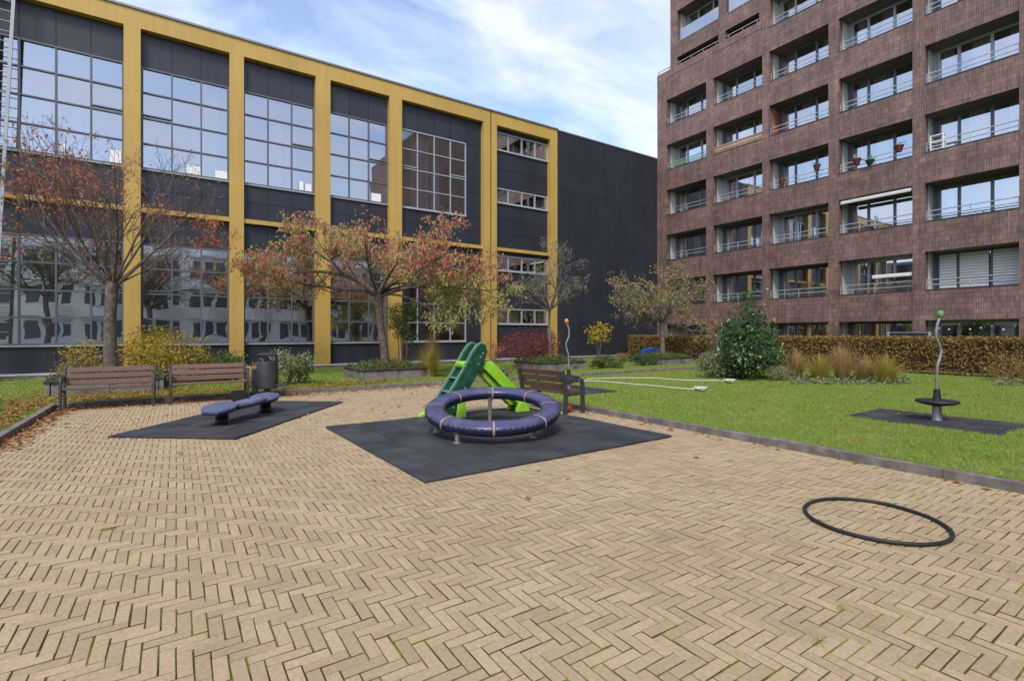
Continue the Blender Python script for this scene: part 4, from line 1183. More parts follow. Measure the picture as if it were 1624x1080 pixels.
# --- hedges
def hedge(label, x0, x1, y0, y1, h, n, seed):
    rng = np.random.default_rng(seed)
    e = empty('hedge', ((x0 + x1) / 2, (y0 + y1) / 2, LZ)); tag(e, label, 'hedge', 'clipped beech hedges before the brick block')
    ax, ay = (x1 - x0) / 2, (y1 - y0) / 2
    MB().box(-ax + 0.16, ax - 0.16, -ay + 0.1, ay - 0.1, 0.12, h - 0.14).build('core_box', M['hedgecore'], e, smooth=False)  # solid dark box in place of the twigs inside
    P_ = []
    a1, a2, a3 = 2 * ay * h, 2 * ax * 2 * ay, 2 * ax * h
    m1 = int(n * 0.62)
    P_.append(np.stack([-ax + np.abs(rng.normal(0, 0.09, m1)), rng.uniform(-ay, ay, m1), rng.uniform(0.03, h, m1)], 1))
    m2 = int(n * 0.28)
    P_.append(np.stack([rng.uniform(-ax, ax, m2), rng.uniform(-ay, ay, m2), h - np.abs(rng.normal(0, 0.05, m2))], 1))
    m3 = n - m1 - m2
    P_.append(np.stack([rng.uniform(-ax, ax, m3), np.where(rng.random(m3) < 0.5, -ay, ay) * rng.uniform(0.985, 1.0, m3), rng.uniform(0.03, h, m3)], 1))
    P_ = np.concatenate(P_)
    P_[:, 0] += 0.05 * np.sin(P_[:, 1] * 2.1) * (P_[:, 2] / h)
    keep = rng.random(len(P_)) < (0.35 + 0.65 * np.clip(P_[:, 2] / 0.8 + 0.35 * np.sin(P_[:, 1] * 2.3) * np.sin(P_[:, 1] * 0.9 + 1), 0, 1))
    V_, F_ = leaves_geo(P_[keep], 0.095, 0.06, 0.1, rng)
    tag(np_obj('foliage', V_, F_, M['lv_hedge'], e), kind='stuff')
    st = []
    for _ in range(int(2 * ay * 14)):
        y_ = rng.uniform(-ay, ay); x_ = rng.uniform(-ax * 0.8, 0)
        st.append((np.array([(x_, y_, 0), (x_ + rng.normal(0, 0.03), y_ + rng.normal(0, 0.05), h * 0.5), (x_ + rng.normal(0, 0.06), y_ + rng.normal(0, 0.1), h * 0.93)]), np.array([0.01, 0.007, 0.003]), 3))
    tag(tubes_np(st, 'stems', M['twig'], e), kind='stuff')
hedge('long brown beech hedge behind the lawn in front of the brick block', 21.8, 22.6, -3.0, 12.0, 1.30, 22000, 91)
hedge('short brown beech hedge at the far left corner of the brick block', 21.8, 22.5, 15.4, 20.6, 1.32, 5200, 92)

# --- grass blades
def blades(name, polys, seed, label=None):
    rng = np.random.default_rng(seed)
    Ps = []
    for (x0, x1, y0, y1, dens) in polys:
        n = int((x1 - x0) * (y1 - y0) * dens)
        P_ = np.stack([rng.uniform(x0, x1, n), rng.uniform(y0, y1, n)], 1)
        d = P_ @ np.array([FX, FY]); r_ = P_ @ np.array([RX, RY])
        ok = (d > 1.0) & (np.abs(r_) < d * 1.06 + 0.6)
        keep = rng.random(n) < np.clip(7.5 / np.maximum(d, 0.1), 0.12, 1.0)
        Ps.append(P_[ok & keep])
    P_ = np.concatenate(Ps); n = len(P_)
    d = P_ @ np.array([FX, FY])
    patch = 0.5 + 0.5 * np.sin(P_[:, 0] * 3.1 + 2 * np.sin(P_[:, 1] * 1.7)) * np.sin(P_[:, 1] * 2.6 + 1.3 * np.sin(P_[:, 0] * 2.2))
    h = rng.uniform(0.02, 0.05, n) * (0.6 + 0.7 * patch)
    h *= np.where((np.abs(P_[:, 0] - PU1 - 0.12) < 0.05) | (np.abs(P_[:, 1] - PV1 - 0.12) < 0.05), 1.6, 1.0)     # uncut along the kerbs
    w = rng.uniform(0.0025, 0.0045, n) * np.clip(d / 7, 1, 3)
    az = rng.uniform(0, 2 * math.pi, n); lean = rng.normal(0, 0.55, (n, 2)) * h[:, None]
    ox, oy = np.cos(az) * w, np.sin(az) * w
    z = np.full(n, LZ - 0.004)
    V_ = np.stack([np.stack([P_[:, 0] - ox, P_[:, 1] - oy, z], 1), np.stack([P_[:, 0] + ox, P_[:, 1] + oy, z], 1),
                   np.stack([P_[:, 0] + lean[:, 0], P_[:, 1] + lean[:, 1], z + h], 1)], 1).reshape(-1, 3)
    F = np.arange(n * 3).reshape(-1, 3)
    o = np_obj(name, V_, F, M['grassblade'])
    tag(o, label, 'grass', kind='stuff')
MAT3 = (ground_at(1352, 662, LZ), ground_at(1585, 688, LZ))
m3x0, m3x1, m3y0, m3y1 = 9.55, 11.05, 2.05, 4.05
blades('grass', [(PU1 + 0.095, PU1 + 0.16, -2, 12.6, 9000), (PU1 + 0.11, 9.55, -2, 12.6, 4200), (9.55, 11.05, -2, m3y0, 4200), (9.55, 11.05, m3y1, 12.6, 4200), (11.05, 21.9, -2, 12.6, 4200)], 101, 'short green grass of the lawn right of the paving')
blades('grass', [(-5.0, 22.0, PV1 + 0.11, 21.1, 2600)], 102, 'grass growing between the kerb and the office')
blades('grass', [(-6.5, PU0 - 0.1, 6.0, PV1 + 0.1, 2600)], 103, 'grass at the left edge of the paving')

# --- fallen leaves
def fallen(name, label, pts, seed, size=0.085):
    rng = np.random.default_rng(seed)
    P_ = np.array(pts)
    V_, F_ = leaves_geo(P_, size, size * 0.6, 0.0, rng, flat=0.25)
    V_[:, 2] = np.maximum(V_[:, 2], np.repeat(P_[:, 2], 4) - 0.004)
    tag(np_obj(name, V_, F_, M['lv_fallen']), label, 'leaves', kind='stuff')
pts = []
rl = np.random.default_rng(5)
for _ in range(2600):
    x_, y_ = rl.normal(-1.4, 2.0), PV1 + 0.12 + abs(rl.normal(0, 1.5))
    if -2.3 - 0.1 < x_ < -0.25 and 15.35 < y_ < 17.3: continue
    pts.append((x_, y_, LZ + 0.035))
for _ in range(1000):
    pts.append((PU0 - 0.15 - abs(rl.normal(0, 0.8)), rl.uniform(10, PV1), LZ + 0.035))
for _ in range(900):      # drifts against the kerbs, on the paving
    pts.append((rl.uniform(PU0, 2.8), PV1 - 0.02 - abs(rl.normal(0, 0.22)), 0.006))
for _ in range(420):
    pts.append((PU0 + 0.02 + abs(rl.normal(0, 0.15)), rl.uniform(8.8, PV1), 0.006))
for _ in range(200):
    pts.append((rl.uniform(2.8, 6.4), PV1 - 0.02 - abs(rl.normal(0, 0.3)), 0.006))
for _ in range(700):
    x_, y_ = rl.normal(4.0, 1.1), rl.uniform(PV1 + 0.15, 15.0)
    pts.append((x_, y_, LZ + 0.035))
for _ in range(150):
    pts.append((rl.uniform(PU0, 6.5), rl.uniform(9, PV1), 0.006))
for _ in range(16):
    pts.append((rl.uniform(PU0, 6.5), rl.uniform(3.5, 9.5), 0.006))
for _ in range(90):
    pts.append((rl.uniform(PU1 + 0.2, 20), rl.uniform(0.5, 12.4), LZ + 0.03))
for _ in range(60):
    pts.append((PU1 - 0.03 - abs(rl.normal(0, 0.12)), rl.uniform(0.5, 8), 0.006))
fallen('fallen_leaves', 'rust and yellow fallen leaves under the trees and along the kerbs', pts, 6)
# small weeds in the joints
wp = []
for _ in range(8):
    d_ = rl.uniform(2.4, 7.5); r_ = rl.uniform(-0.9, 1.0) * d_
    x_, y_ = d_ * FX + r_ * RX, d_ * FY + r_ * RY
    if PU0 + 0.1 < x_ < PU1 - 0.1 and y_ > 0.2:
        for _ in range(14): wp.append((x_ + rl.normal(0, 0.02), y_ + rl.normal(0, 0.02), 0.0))
for _ in range(500):
    wp.append((PU1 - 0.005 - abs(rl.normal(0, 0.012)), rl.uniform(0.5, 9), 0.0))
V_, F_ = leaves_geo(np.array(wp), 0.024, 0.007, -0.3)
tag(np_obj('weeds', V_, F_, M['grassblade']), 'small green weeds in the paving joints', 'weeds', kind='stuff')

# ================================================================== PLAYGROUND
def mat_tiles(label, origin, ang, nx, ny, ts, z0=0.0, th=0.026, ty=None):
    ty = ty or ts
    e = empty('rubber_mat', (origin[0], origin[1], z0), ang); tag(e, label, 'rubber mat', 'rubber safety mats')
    me = MB().box(-ts / 2 + 0.007, ts / 2 - 0.007, -ty / 2 + 0.007, ty / 2 - 0.007, 0.0, th).mesh('rubber_tile', M['rubber'], False)
    for i in range(nx):
        for j in range(ny):
            o = bpy.data.objects.new('rubber_tile', me); COL.objects.link(o); o.parent = e
            o.location = ((i + 0.5) * ts, (j + 0.5) * ty, rnd.uniform(-0.003, 0.003))
            o.rotation_euler = (rnd.uniform(-0.004, 0.004), rnd.uniform(-0.004, 0.004), rnd.uniform(-0.003, 0.003))
            b = o.modifiers.new('bevel', 'BEVEL'); b.width = 0.005; b.segments = 1
    return e
P2 = ground_at(673, 767)
mat_tiles('large square black rubber mat under the blue ring and slide', P2, R(1.5), 8, 7, 0.49, ty=0.52)
q0, q1 = ground_at(374, 697), ground_at(545, 638)
angm = math.atan2(q1[1] - q0[1], q1[0] - q0[0])
mat_tiles('narrow black rubber mat under the blue wavy seesaw', q0, angm, 8, 4, 0.482)
mat_tiles('dark rubber mat in the lawn under the green-topped spinner', (m3x0, m3y0), 0, 3, 4, 0.4875 if False else 0.5, z0=LZ - 0.01, th=0.03)
sp2 = at_depth(902, 12.7)
mat_tiles('dark rubber mat in the lawn behind the single bench', (sp2[0] - 0.75, sp2[1] - 1.0), 0, 3, 4, 0.5, z0=LZ - 0.01, th=0.045)

# --- tilted blue ring carousel
rc = at_depth(782, 7.6)
ring = empty('ring_carousel', (rc[0], rc[1], 0.026))
tag(ring, 'tilted navy blue ring carousel with tan bands on steel legs', 'carousel')
RM, RWd, RHt = 0.872, 0.148, 0.095
tdir = Vector((FX, FY, 0)); tax = Vector((RX, RY, 0))
tilt_m = Matrix.Rotation(R(9.3), 3, tax)
def ring_pt(phi, psi, sc=1.0):
    c_, s_ = math.cos(psi), math.sin(psi)
    e_ = 0.8
    rr = RM + RWd * sc * math.copysign(abs(c_) ** e_, c_); zz_ = RHt * sc * math.copysign(abs(s_) ** e_, s_)
    p = Vector((rr * math.cos(phi), rr * math.sin(phi), zz_))
    p = tilt_m @ p
    return (p.x, p.y, p.z + 0.335)
def ring_strip(name, mat, ph0, ph1, psi0, psi1, sc, nphi, npsi, closed=False, scal=None):
    vs, fs = [], []
    for i in range(nphi + 1):
        ph = ph0 + (ph1 - ph0) * i / nphi
        e_ = scal(i) if scal else 0.0
        a, b = psi0 + e_, psi1 - e_
        for j in range(npsi + 1):
            vs.append(ring_pt(ph, a + (b - a) * j / npsi, sc))
    n = npsi + 1
    for i in range(nphi):
        for j in range(npsi):
            fs.append((i * n + j, (i + 1) * n + j, (i + 1) * n + j + 1, i * n + j + 1))
    return MB().add(vs, fs).build(name, mat, ring, ang=50)
ring_strip('lower_shell', M['navy'], 0, 2 * math.pi, -math.pi, math.pi, 0.965, 96, 24)
NB = 8
for k in range(NB):
    a = 2 * math.pi * k / NB + R(14); b = a + 2 * math.pi / NB
    pad = ring_strip('top_pad', M['bluepad'], a + 0.02, b - 0.02, R(6), R(174), 1.0, 54, 14, scal=lambda i: R(16) if (i % 6) in (2, 3) and 3 < i < 51 else 0.0)
    sol = pad.modifiers.new('thick', 'SOLIDIFY'); sol.thickness = 0.012; sol.offset = -1
    ring_strip('joint_band', M['tanband'], a - 0.016, a + 0.016, -math.pi, math.pi, 1.02, 3, 24)
for (x_, y_) in ((725, 706), (847, 697), (692, 688), (777, 672)):
    gp = ground_at(x_, y_)
    lx, ly = gp[0] - rc[0], gp[1] - rc[1]
    f_ = Vector((lx, ly)).dot(Vector((FX, FY)))
    top = 0.335 + f_ * math.tan(R(9.3)) - RHt * 0.55
    top = max(top, 0.06)
    MB().tube([(lx, ly, 0), (lx, ly, top * 0.82), (lx, ly, top)], [0.032, 0.032, 0.055], 14).build('leg', M['steel'], ring)
    MB().lathe([(0.06, 0), (0.06, 0.012), (0.035, 0.02)], 14, lx, ly).build('foot_plate', M['steel'], ring)

# --- toddler slide
sl = empty('toddler_slide', (3.62, 8.04, 0.026), R(-4))
tag(sl, 'small toddler slide with dark green ladder and lime green chute', 'slide')
HW = 0.19
def rail_path():
    return [(0.0, 0.0), (0.22, 0.30), (0.44, 0.62), (0.62, 0.90), (0.74, 1.12), (0.84, 1.25), (0.93, 1.30), (1.01, 1.27), (1.04, 1.14), (0.98, 0.95), (0.82, 0.70), (0.65, 0.46), (0.45, 0.17), (0.33, 0.0)]
for sg in (-1, 1):
    out = rail_path()
    MB().prism(out, 'y', sg * HW - 0.025, sg * HW + 0.025).build('ladder_side', M['dgreen'], sl, bevel=0.012)
    MB().tube([(x_ - 0.012, sg * HW, z_ + 0.008) for (x_, z_) in out[:9]], 0.022, 8, caps=True).build('hand_rail', M['edgegreen'], sl)
for (x_, z_) in ((0.90, 1.06), (0.95, 1.12), (0.86, 0.93), (0.60, 0.52), (0.38, 0.20)):
    for sg in (-1, 1):
        MB().tube([(x_, sg * (HW + 0.026), z_), (x_, sg * (HW + 0.034), z_)], 0.014, 10).build('bolt', M['lightframe'], sl)
MB().box(-0.0, 0.02, -HW + 0.027, HW - 0.027, 0.05, 0.06).build('lower_panel', M['dgreen'], sl, smooth=False)
bp = [(0.10, 0.04), (0.30, 0.34), (0.52, 0.66), (0.66, 0.90), (0.70, 0.90), (0.56, 0.64), (0.34, 0.32), (0.14, 0.04)]
MB().prism(bp, 'y', -HW + 0.027, HW - 0.027).build('riser_panel', M['dgreen'], sl, smooth=False)
for k, z_ in enumerate((0.24, 0.47, 0.70)):
    x_ = z_ * 0.70
    MB().box(x_ - 0.03, x_ + 0.14, -HW + 0.027, HW - 0.027, z_ - 0.03, z_ + 0.0).build('step', M['edgegreen'], sl, bevel=0.01)
# platform and chute: one lime U-shaped moulding
prof = [(-HW + 0.005, 0.15), (-HW + 0.02, 0.165), (-HW + 0.04, 0.15), (-HW + 0.06, 0.02), (-0.06, 0.0), (0.06, 0.0), (HW - 0.06, 0.02), (HW - 0.04, 0.15), (HW - 0.02, 0.165), (HW - 0.005, 0.15), (HW - 0.02, -0.03), (-HW + 0.02, -0.03)]
path = [(0.62, 0.93), (0.80, 0.94), (0.93, 0.92), (1.05, 0.84), (1.20, 0.70), (1.38, 0.52), (1.56, 0.33), (1.68, 0.22), (1.80, 0.16), (1.93, 0.14)]
vs, fs = [], []
for i, (x_, z_) in enumerate(path):
    sc_ = 1.0 + 0.18 * min(i / 8, 1)
    for (a, b) in prof: vs.append((x_ + (0.55, 0.55, 0.55)[0] * b * (1 if 2 < i < 8 else 0), a * sc_ * (0.78 if i < 3 else 1.0), z_ + b * (0.85 if i > 2 else 0.22)))
n = len(prof)
for i in range(len(path) - 1):
    for j in range(n):
        fs.append((i * n + j, i * n + (j + 1) % n, (i + 1) * n + (j + 1) % n, (i + 1) * n + j))
fs.append(tuple(range(n))); fs.append(tuple(range((len(path) - 1) * n, len(path) * n)))
MB().add(vs, fs).build('chute', M['lgreen'], sl, ang=45)
MB().prism([(0.60, 0.86), (0.57, 0.90), (0.57, 0.955), (0.62, 0.975), (0.86, 0.975), (0.86, 0.88)], 'y', -HW + 0.028, HW - 0.028).build('platform', M['lgreen'], sl, bevel=0.012)
MB().prism([(1.02, 0.80), (1.30, 0.56), (1.54, 0.32), (1.72, 0.14), (1.58, 0.14), (1.25, 0.46), (1.0, 0.70)], 'y', -0.09, 0.09).build('chute_keel', M['lgreen'], sl, bevel=0.01)
for sg in (-1, 1):
    MB().prism([(1.66, 0.0), (1.70, 0.20), (1.90, 0.19), (1.95, 0.0)], 'y', sg * 0.16 - 0.055, sg * 0.16 + 0.055).build('chute_foot', M['lgreen'], sl, bevel=0.02)
    MB().prism([(-0.10, 0.0), (-0.08, 0.06), (0.06, 0.10), (0.14, 0.0)], 'y', sg * (HW + 0.045) - 0.045, sg * (HW + 0.045) + 0.045).build('ladder_foot', M['lgreen'], sl, bevel=0.015)
MB().prism([(0.44, 0.0), (0.46, 0.34), (0.60, 0.34), (0.62, 0.0)], 'y', -HW - 0.06, -HW + 0.03).build('support_leg', M['lgreen'], sl, bevel=0.015)
MB().prism([(0.44, 0.0), (0.46, 0.34), (0.60, 0.34), (0.62, 0.0)], 'y', HW - 0.03, HW + 0.06).build('support_leg', M['lgreen'], sl, bevel=0.015)

# --- wavy seesaw
s0, s1 = at_depth(352, 8.18), at_depth(421, 9.42)
ang_s = math.atan2(s1[1] - s0[1], s1[0] - s0[0])
ss = empty('wavy_seesaw', (s0[0], s0[1], 0.026), ang_s)
tag(ss, 'low zigzag seesaw of three blue ribbed pads on black springs', 'seesaw')
LS = math.hypot(s1[0] - s0[0], s1[1] - s0[1])
PL = 0.92
def pad_part(cx, cy, z, rot, tiltx, tilty, L_=PL, Wm=0.235, Wn=0.12):
    ou = []
    N_ = 9
    for i in range(N_ + 1):
        t = i / N_; x_ = -L_ / 2 + L_ * t
        ou.append((x_, Wn + (Wm - Wn) * math.sin(math.pi * t) ** 0.8))
    poly = ou + [(x_, -y_) for x_, y_ in reversed(ou)]
    o = MB().prism(poly, 'z', -0.018, 0.025).build('pad', M['seesaw'], ss, bevel=0.008)
    o.location = (cx, cy, z); o.rotation_euler = (tiltx, tilty, rot)
    for k in range(-4, 5):
        y_ = k * 0.052
        hl = [x_ for x_, yy in ou if yy - 0.035 > abs(y_)]
        if len(hl) < 2: continue
        MB().box(min(hl) + 0.02, max(hl) - 0.02, y_ - 0.014, y_ + 0.014, 0.0245, 0.036).build('grip_rib', M['ribblue'], o, bevel=0.004)
    MB().prism([(x_ * 0.985, y_ * 0.97) for x_, y_ in poly], 'z', -0.05, -0.0185).build('underside', M['navy'], o, bevel=0.008)
off = [(-0.02, 0.02, 0.16, 0.06, -0.11, 0), (LS / 2, -0.05, -0.22, -0.05, -0.07, 0), (LS + 0.02, 0.03, 0.14, 0.05, -0.10, 0)]
for k, (cx, cy, rot, tx, ty, _) in enumerate(off):
    pad_part(cx, cy, 0.275, rot, tx, ty, L_=LS / 2 * 1.02)
MB().tube([(-0.1, 0, 0.195), (LS + 0.1, 0, 0.195)], 0.025, 10).build('beam', M['darkmetal'], ss)
MB().lathe([(0.12, 0.0), (0.12, 0.015), (0.085, 0.02), (0.105, 0.05), (0.085, 0.08), (0.105, 0.11), (0.085, 0.14), (0.10, 0.165), (0.07, 0.19), (0.07, 0.22)], 20, 0.0, 0).build('spring_foot', M['blackrubber'], ss)
MB().lathe([(0.12, 0.0), (0.12, 0.015), (0.085, 0.02), (0.105, 0.05), (0.085, 0.08), (0.105, 0.11), (0.085, 0.14), (0.10, 0.165), (0.07, 0.19), (0.07, 0.22)], 20, LS, 0).build('spring_foot', M['blackrubber'], ss)

# --- benches
def bench_obj(L_, wood):
    e = empty('park_bench')
    h = L_ / 2
    rect = [(-1, -0.45), (1, -0.45), (1, 0.45), (-1, 0.45)]
    for sg in (-1, 1):
        x_ = sg * (h - 0.03)
        fr = MB()
        fr.tube([(x_, 0.22, 0.0), (x_, 0.20, 0.40), (x_, 0.235, 0.60), (x_, 0.30, 0.82)], 0.044, prof=rect, up=(0, 1, 0))
        fr.build('rear_leg', M['darkmetal'], e, bevel=0.006)
        fl = MB().tube([(x_, -0.26, 0.0), (x_, -0.25, 0.30), (x_, -0.245, 0.56), (x_, -0.225, 0.61), (x_, -0.18, 0.625), (x_, 0.0, 0.625), (x_, 0.22, 0.60)], 0.044, prof=rect, up=(0, -1, 0))
        fl.build('front_leg', M['darkmetal'], e, bevel=0.006)
        MB().tube([(x_, -0.24, 0.385), (x_, 0.20, 0.365)], 0.028, prof=rect, up=(0, 0, 1)).build('seat_bearer', M['darkmetal'], e, bevel=0.004)
    for k in range(4):
        y_ = -0.235 + k * 0.118
        o = MB().box(-h + 0.06, h - 0.06, -0.048, 0.048, -0.019, 0.019).build('seat_slat', wood, e, bevel=0.006, smooth=False)
        o.location = (0, y_, 0.425 - 0.008 * k)
    for k in range(3):
        z_ = 0.515 + k * 0.125
        o = MB().box(-h + 0.06, h - 0.06, -0.018, 0.018, -0.052, 0.052).build('back_slat', wood, e, bevel=0.006, smooth=False)
        o.location = (0, 0.165 + 0.033 * k + (0.012 if k == 2 else 0), z_); o.rotation_euler = (R(-15), 0, 0)
    return e
b1 = bench_obj(1.52, M['slat'])
b1.location = (-1.12, 13.06, 0.0)
tag(b1, 'brown slatted bench before the left planter, leftmost bench', 'bench', 'park benches round the playground')
b2 = copy_tree(b1); b2.location = (0.62, 13.06, 0.0); b2.rotation_euler = (0, 0, R(1.5))
tag(b2, 'brown slatted bench between the leftmost bench and the litter bin', 'bench', 'park benches round the playground')
b3 = bench_obj(1.28, M['slatdark'])
b3.location = (6.08, 7.76, 0.0); b3.rotation_euler = (0, 0, R(96))
tag(b3, 'dark brown bench seen from behind beside the blue ring, facing the lawn', 'bench', 'park benches round the playground')

# --- litter bin
bx_, by_ = at_depth(424, 12.0)
bn = empty('litter_bin', (bx_, by_, 0)); tag(bn, 'dark grey cylindrical litter bin with raised round lid beside the second bench', 'litter bin')
MB().lathe([(0.22, 0.20), (0.235, 0.22), (0.235, 0.80), (0.225, 0.84), (0.19, 0.85), (0.18, 0.80)], 28).build('body', M['bin'], bn)
MB().lathe([(0.215, 0.985), (0.225, 0.995), (0.225, 1.015), (0.12, 1.035), (0.03, 1.04)], 28).build('lid', M['bin'], bn)
for a in (-20, 160):
    MB().box(0.19 * math.cos(R(a)) - 0.02, 0.19 * math.cos(R(a)) + 0.02, 0.19 * math.sin(R(a)) - 0.02, 0.19 * math.sin(R(a)) + 0.02, 0.80, 0.99).build('lid_post', M['bin'], bn, smooth=False)
MB().lathe([(0.10, 0.0), (0.10, 0.02), (0.07, 0.03), (0.07, 0.21)], 16).build('pedestal', M['darkmetal'], bn)
pb = (0.34 * RX, 0.34 * RY)
MB().lathe([(0.15, 0.255), (0.16, 0.265), (0.16, 0.285), (0.03, 0.29)], 20, *pb).build('ash_tray', M['darkmetal'], bn)
MB().tube([(0.05 * RX, 0.05 * RY, 0.235), (pb[0], pb[1], 0.258)], 0.02, 8).build('tray_arm', M['darkmetal'], bn)
MB().box(-0.26 * RX - 0.10, -0.26 * RX + 0.04, -0.26 * RY - 0.04, -0.26 * RY + 0.04, 0, 0.66).build('post', M['bin'], bn, smooth=False, bevel=0.01)

# --- black crate by the bench
cr = empty('black_crate', (*ground_at(378, 635.5), 0.0), R(5)); tag(cr, 'small black open crate beside the second bench near the seesaw', 'crate')
for nm, bb in (('side', (-0.13, 0.13, -0.10, -0.085)), ('side', (-0.13, 0.13, 0.085, 0.10)), ('side', (-0.13, -0.115, -0.085, 0.085)), ('side', (0.115, 0.13, -0.085, 0.085))):
    MB().box(bb[0], bb[1], bb[2], bb[3], 0.01, 0.22).build(nm, M['blackrubber'], cr, smooth=False)
MB().box(-0.115, 0.115, -0.085, 0.085, 0.0, 0.02).build('base', M['blackrubber'], cr, smooth=False)

# --- ball
ba = ground_at(901, 653)
bm = bmesh.new(); bmesh.ops.create_uvsphere(bm, u_segments=28, v_segments=18, radius=0.078)
me = bpy.data.meshes.new('ball'); bm.to_mesh(me); bm.free(); me.materials.append(M['orange'])
me.polygons.foreach_set('use_smooth', [True] * len(me.polygons))
ball = bpy.data.objects.new('ball', me); COL.objects.link(ball); ball.location = (ba[0], ba[1], 0.078)
tag(ball, 'small orange-red ball under the end of the single bench', 'ball')
va = MB().lathe([(0.006, 0), (0.009, 0.0015), (0.004, 0.003)], 10).build('valve', M['blackrubber'], ball); va.location = (-0.03, -0.045, 0.056)

# --- hoop on the paving
hc = (2.9 * RX + 4.04 * FX, 2.9 * RY + 4.04 * FY)
hp = []
for k in range(73):
    t = 2 * math.pi * k / 72
    rr = 0.487 + 0.012 * math.sin(2 * t + 0.6) + 0.006 * math.sin(3 * t)
    hp.append((rr * math.cos(t), rr * math.sin(t), 0.015))
hoop = MB().tube(hp, 0.0145, 10, caps=False).build('hoop', M['blackrubber'], None, ang=60)
hoop.location = (hc[0], hc[1], 0.0)
tag(hoop, 'thin black rubber hoop lying flat on the paving', 'hoop')
jt = MB().tube([hp[20], hp[21], hp[22], hp[23]], 0.017, 12).build('joint_sleeve', M['blackrubber'], hoop)

# --- spinner poles
def spinner(loc, rz, topmat, label):
    e = empty('spinner_pole', (loc[0], loc[1], LZ + 0.02), rz); tag(e, label, 'spinner', 'standing spinner poles')
    MB().lathe([(0.074, 0), (0.074, 0.005), (0.068, 0.02), (0.06, 0.22), (0.056, 0.24)], 20).build('base_post', M['steel'], e)
    MB().lathe([(0.07, 0.235), (0.22, 0.262), (0.285, 0.29), (0.29, 0.31), (0.28, 0.325), (0.22, 0.33), (0.06, 0.335)], 32).build('foot_disc', M['blackrubber'], e)
    MB().lathe([(0.065, 0.33), (0.05, 0.40), (0.042, 0.50), (0.03, 0.51)], 16).build('collar', M['blackrubber'], e)
    p = [(0, 0, 0.42), (0, 0, 0.62), (0.0, 0, 0.78), (0.012, 0, 0.90), (0.05, 0, 1.02), (0.068, 0, 1.12), (0.045, 0, 1.22), (0.005, 0, 1.31), (-0.012, 0, 1.42), (0.0, 0, 1.53), (0.035, 0, 1.64), (0.05, 0, 1.69)]
    pp = [Vector(p[0])]
    for i in range(len(p) - 1):
        a, b = Vector(p[i]), Vector(p[i + 1])
        m1 = Vector(p[max(i - 1, 0)]); m2 = Vector(p[min(i + 2, len(p) - 1)])
        for t in (0.33, 0.66, 1.0):
            pp.append(0.5 * ((2 * a) + (b - m1) * t + (2 * m1 - 5 * a + 4 * b - m2) * t * t + (3 * a - m1 - 3 * b + m2) * t ** 3))
    MB().tube(pp, 0.021, 12).build('pole', M['steel'], e, ang=60)
    MB().lathe([(0.02, -0.05), (0.040, -0.04), (0.052, 0.0), (0.049, 0.04), (0.032, 0.065), (0.01, 0.075)], 18).build('knob', topmat, e, ang=60).location = (0.055, 0, 1.71)
    return e
spinner(ground_at(1486, 668, LZ), R(-34), M['topgreen'], 'standing spinner with wavy steel pole and green knob on the lawn')
spinner(sp2, R(146), M['toporange'], 'standing spinner with steel pole and orange knob behind the single bench')

# --- ropes on the lawn
def rope(label, pix, seed):
    rng = random.Random(seed)
    pts_ = [(*ground_at(x_, y_, LZ + 0.03), LZ + 0.045 + rng.uniform(0, 0.012)) for x_, y_ in pix]
    dense = []
    for i in range(len(pts_) - 1):
        a, b = Vector(pts_[i]), Vector(pts_[i + 1])
        for k in range(8): dense.append(a.lerp(b, k / 8) + Vector((rng.uniform(-.015, .015), rng.uniform(-.015, .015), 0)))
    e = empty('rope', dense[-1]); tag(e, label, 'rope', 'white ropes left on the lawn')
    MB().tube(dense, 0.013, 6).build('line', M['rope'], e, world=True)
    kp = []
    for k in range(70):
        t = k * 0.55
        kp.append((0.16 * math.cos(t) * (0.6 + 0.4 * math.sin(t * 0.37)) + 0.15 * RX, 0.16 * math.sin(t * 1.1) + 0.15 * RY, 0.0 + 0.05 * abs(math.sin(t * 0.8))))
    MB().tube(kp, 0.014, 6).build('coil', M['rope'], e)
rope('white rope on the lawn, the nearer one with the bulkier coiled end', [(922, 604.5), (960, 606.5), (1000, 610), (1050, 614), (1108, 619.5)], 1)
rope('white rope on the lawn, the farther one with the flat coiled end', [(930, 602.5), (985, 600.5), (1040, 600.5), (1090, 604), (1140, 605), (1148, 606)], 2)

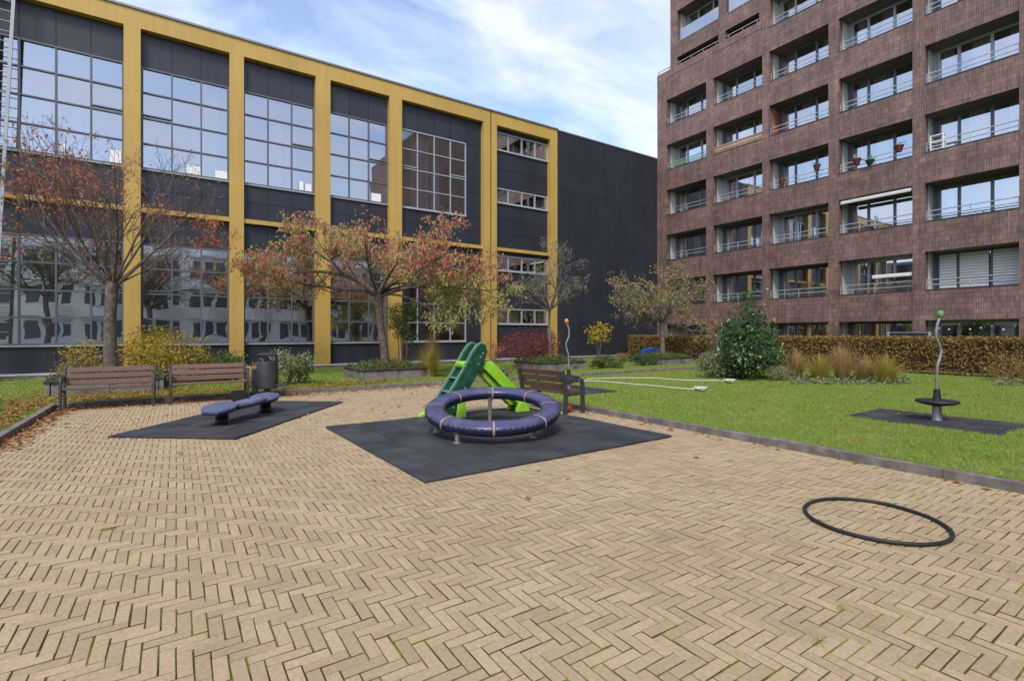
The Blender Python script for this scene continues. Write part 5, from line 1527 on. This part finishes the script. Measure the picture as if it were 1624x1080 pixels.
# --- small things in the background
tp_ = at_depth(1033, 26.6)
bm = bmesh.new(); bmesh.ops.create_icosphere(bm, subdivisions=4, radius=1.0)
rt = random.Random(4)
for v in bm.verts:
    f_ = 1 + 0.22 * math.sin(v.co.x * 5 + 1.3 * v.co.y * 4) * math.sin(v.co.y * 6 + v.co.z * 5) + rt.uniform(-0.05, 0.05)
    v.co = Vector((v.co.x * 0.45 * f_, v.co.y * 0.62 * f_, max(v.co.z, -0.35) * 0.36 * f_))
me = bpy.data.meshes.new('tarpaulin'); bm.to_mesh(me); bm.free(); me.materials.append(M['bluetarp'])
tarp = bpy.data.objects.new('tarpaulin', me); COL.objects.link(tarp); tarp.location = (tp_[0], tp_[1], LZ + 0.30)
tag(tarp, 'crumpled bright blue tarpaulin heap in front of the short hedge', 'tarpaulin')
pk = empty('picket_edging', (*at_depth(988, 27.3), LZ), 0.0); tag(pk, 'short row of rust-brown pickets against the dark wall', 'fence')
for k in range(8):
    x_ = -0.42 + k * 0.12
    MB().prism([(x_ - 0.03, 0), (x_ + 0.03, 0), (x_ + 0.03, 0.32), (x_, 0.40), (x_ - 0.03, 0.32)], 'y', -0.015, 0.015).build('picket', M['wood'], pk, smooth=False)
MB().box(-0.5, 0.5, 0.016, 0.035, 0.14, 0.18).build('cross_rail', M['wood'], pk, smooth=False)
fr_ = empty('metal_frame', (*at_depth(1441, 19.6), LZ), R(90)); tag(fr_, 'grey metal goal-like frame showing just above the hedge', 'frame')
for s_x in (-1, 1): MB().box(s_x * 0.66 - 0.035, s_x * 0.66 + 0.035, -0.035, 0.035, 0, 1.50).build('post', M['lightframe'], fr_, smooth=False)
MB().box(-0.62, 0.62, -0.03, 0.03, 1.44, 1.50).build('crossbar', M['coping'], fr_, smooth=False)
MB().box(-0.62, 0.62, -0.01, 0.01, 1.1, 1.435).build('dark_sheet', M['panel'], fr_, smooth=False)  # flat dark sheet below the crossbar

# --- trees behind the viewer that show in the windows
for k, (x_, y_, h_) in enumerate([(-9, -13, 4.5), (-2, -15, 4.0), (5, -14, 4.6), (12, -15.5, 4.2), (19, -14, 4.4)]):
    sp = dict(spec3); sp['max'] = 2
    lm = [(a_ + k * 13, el_, 4.2, 0.10) for (a_, el_) in ((0, 35), (60, 50), (120, 40), (180, 55), (240, 38), (300, 48), (20, 72), (200, 70))]
    tree('street_tree', 'autumn tree number-less' if False else ['leftmost', 'second', 'middle', 'fourth', 'rightmost'][k] + ' of the row of autumn trees mirrored in the lower office windows', (x_, y_, LZ), h_, 0.2, lm, sp,
         [('leaves', M['lv_ochre'] if k % 2 else M['lv_mid'], 700, 0.24, 0.17, 0.3, lambda p: 1.0, 0.3)], M['bark'], M['twig'], 200 + k, group='trees mirrored in the glass')
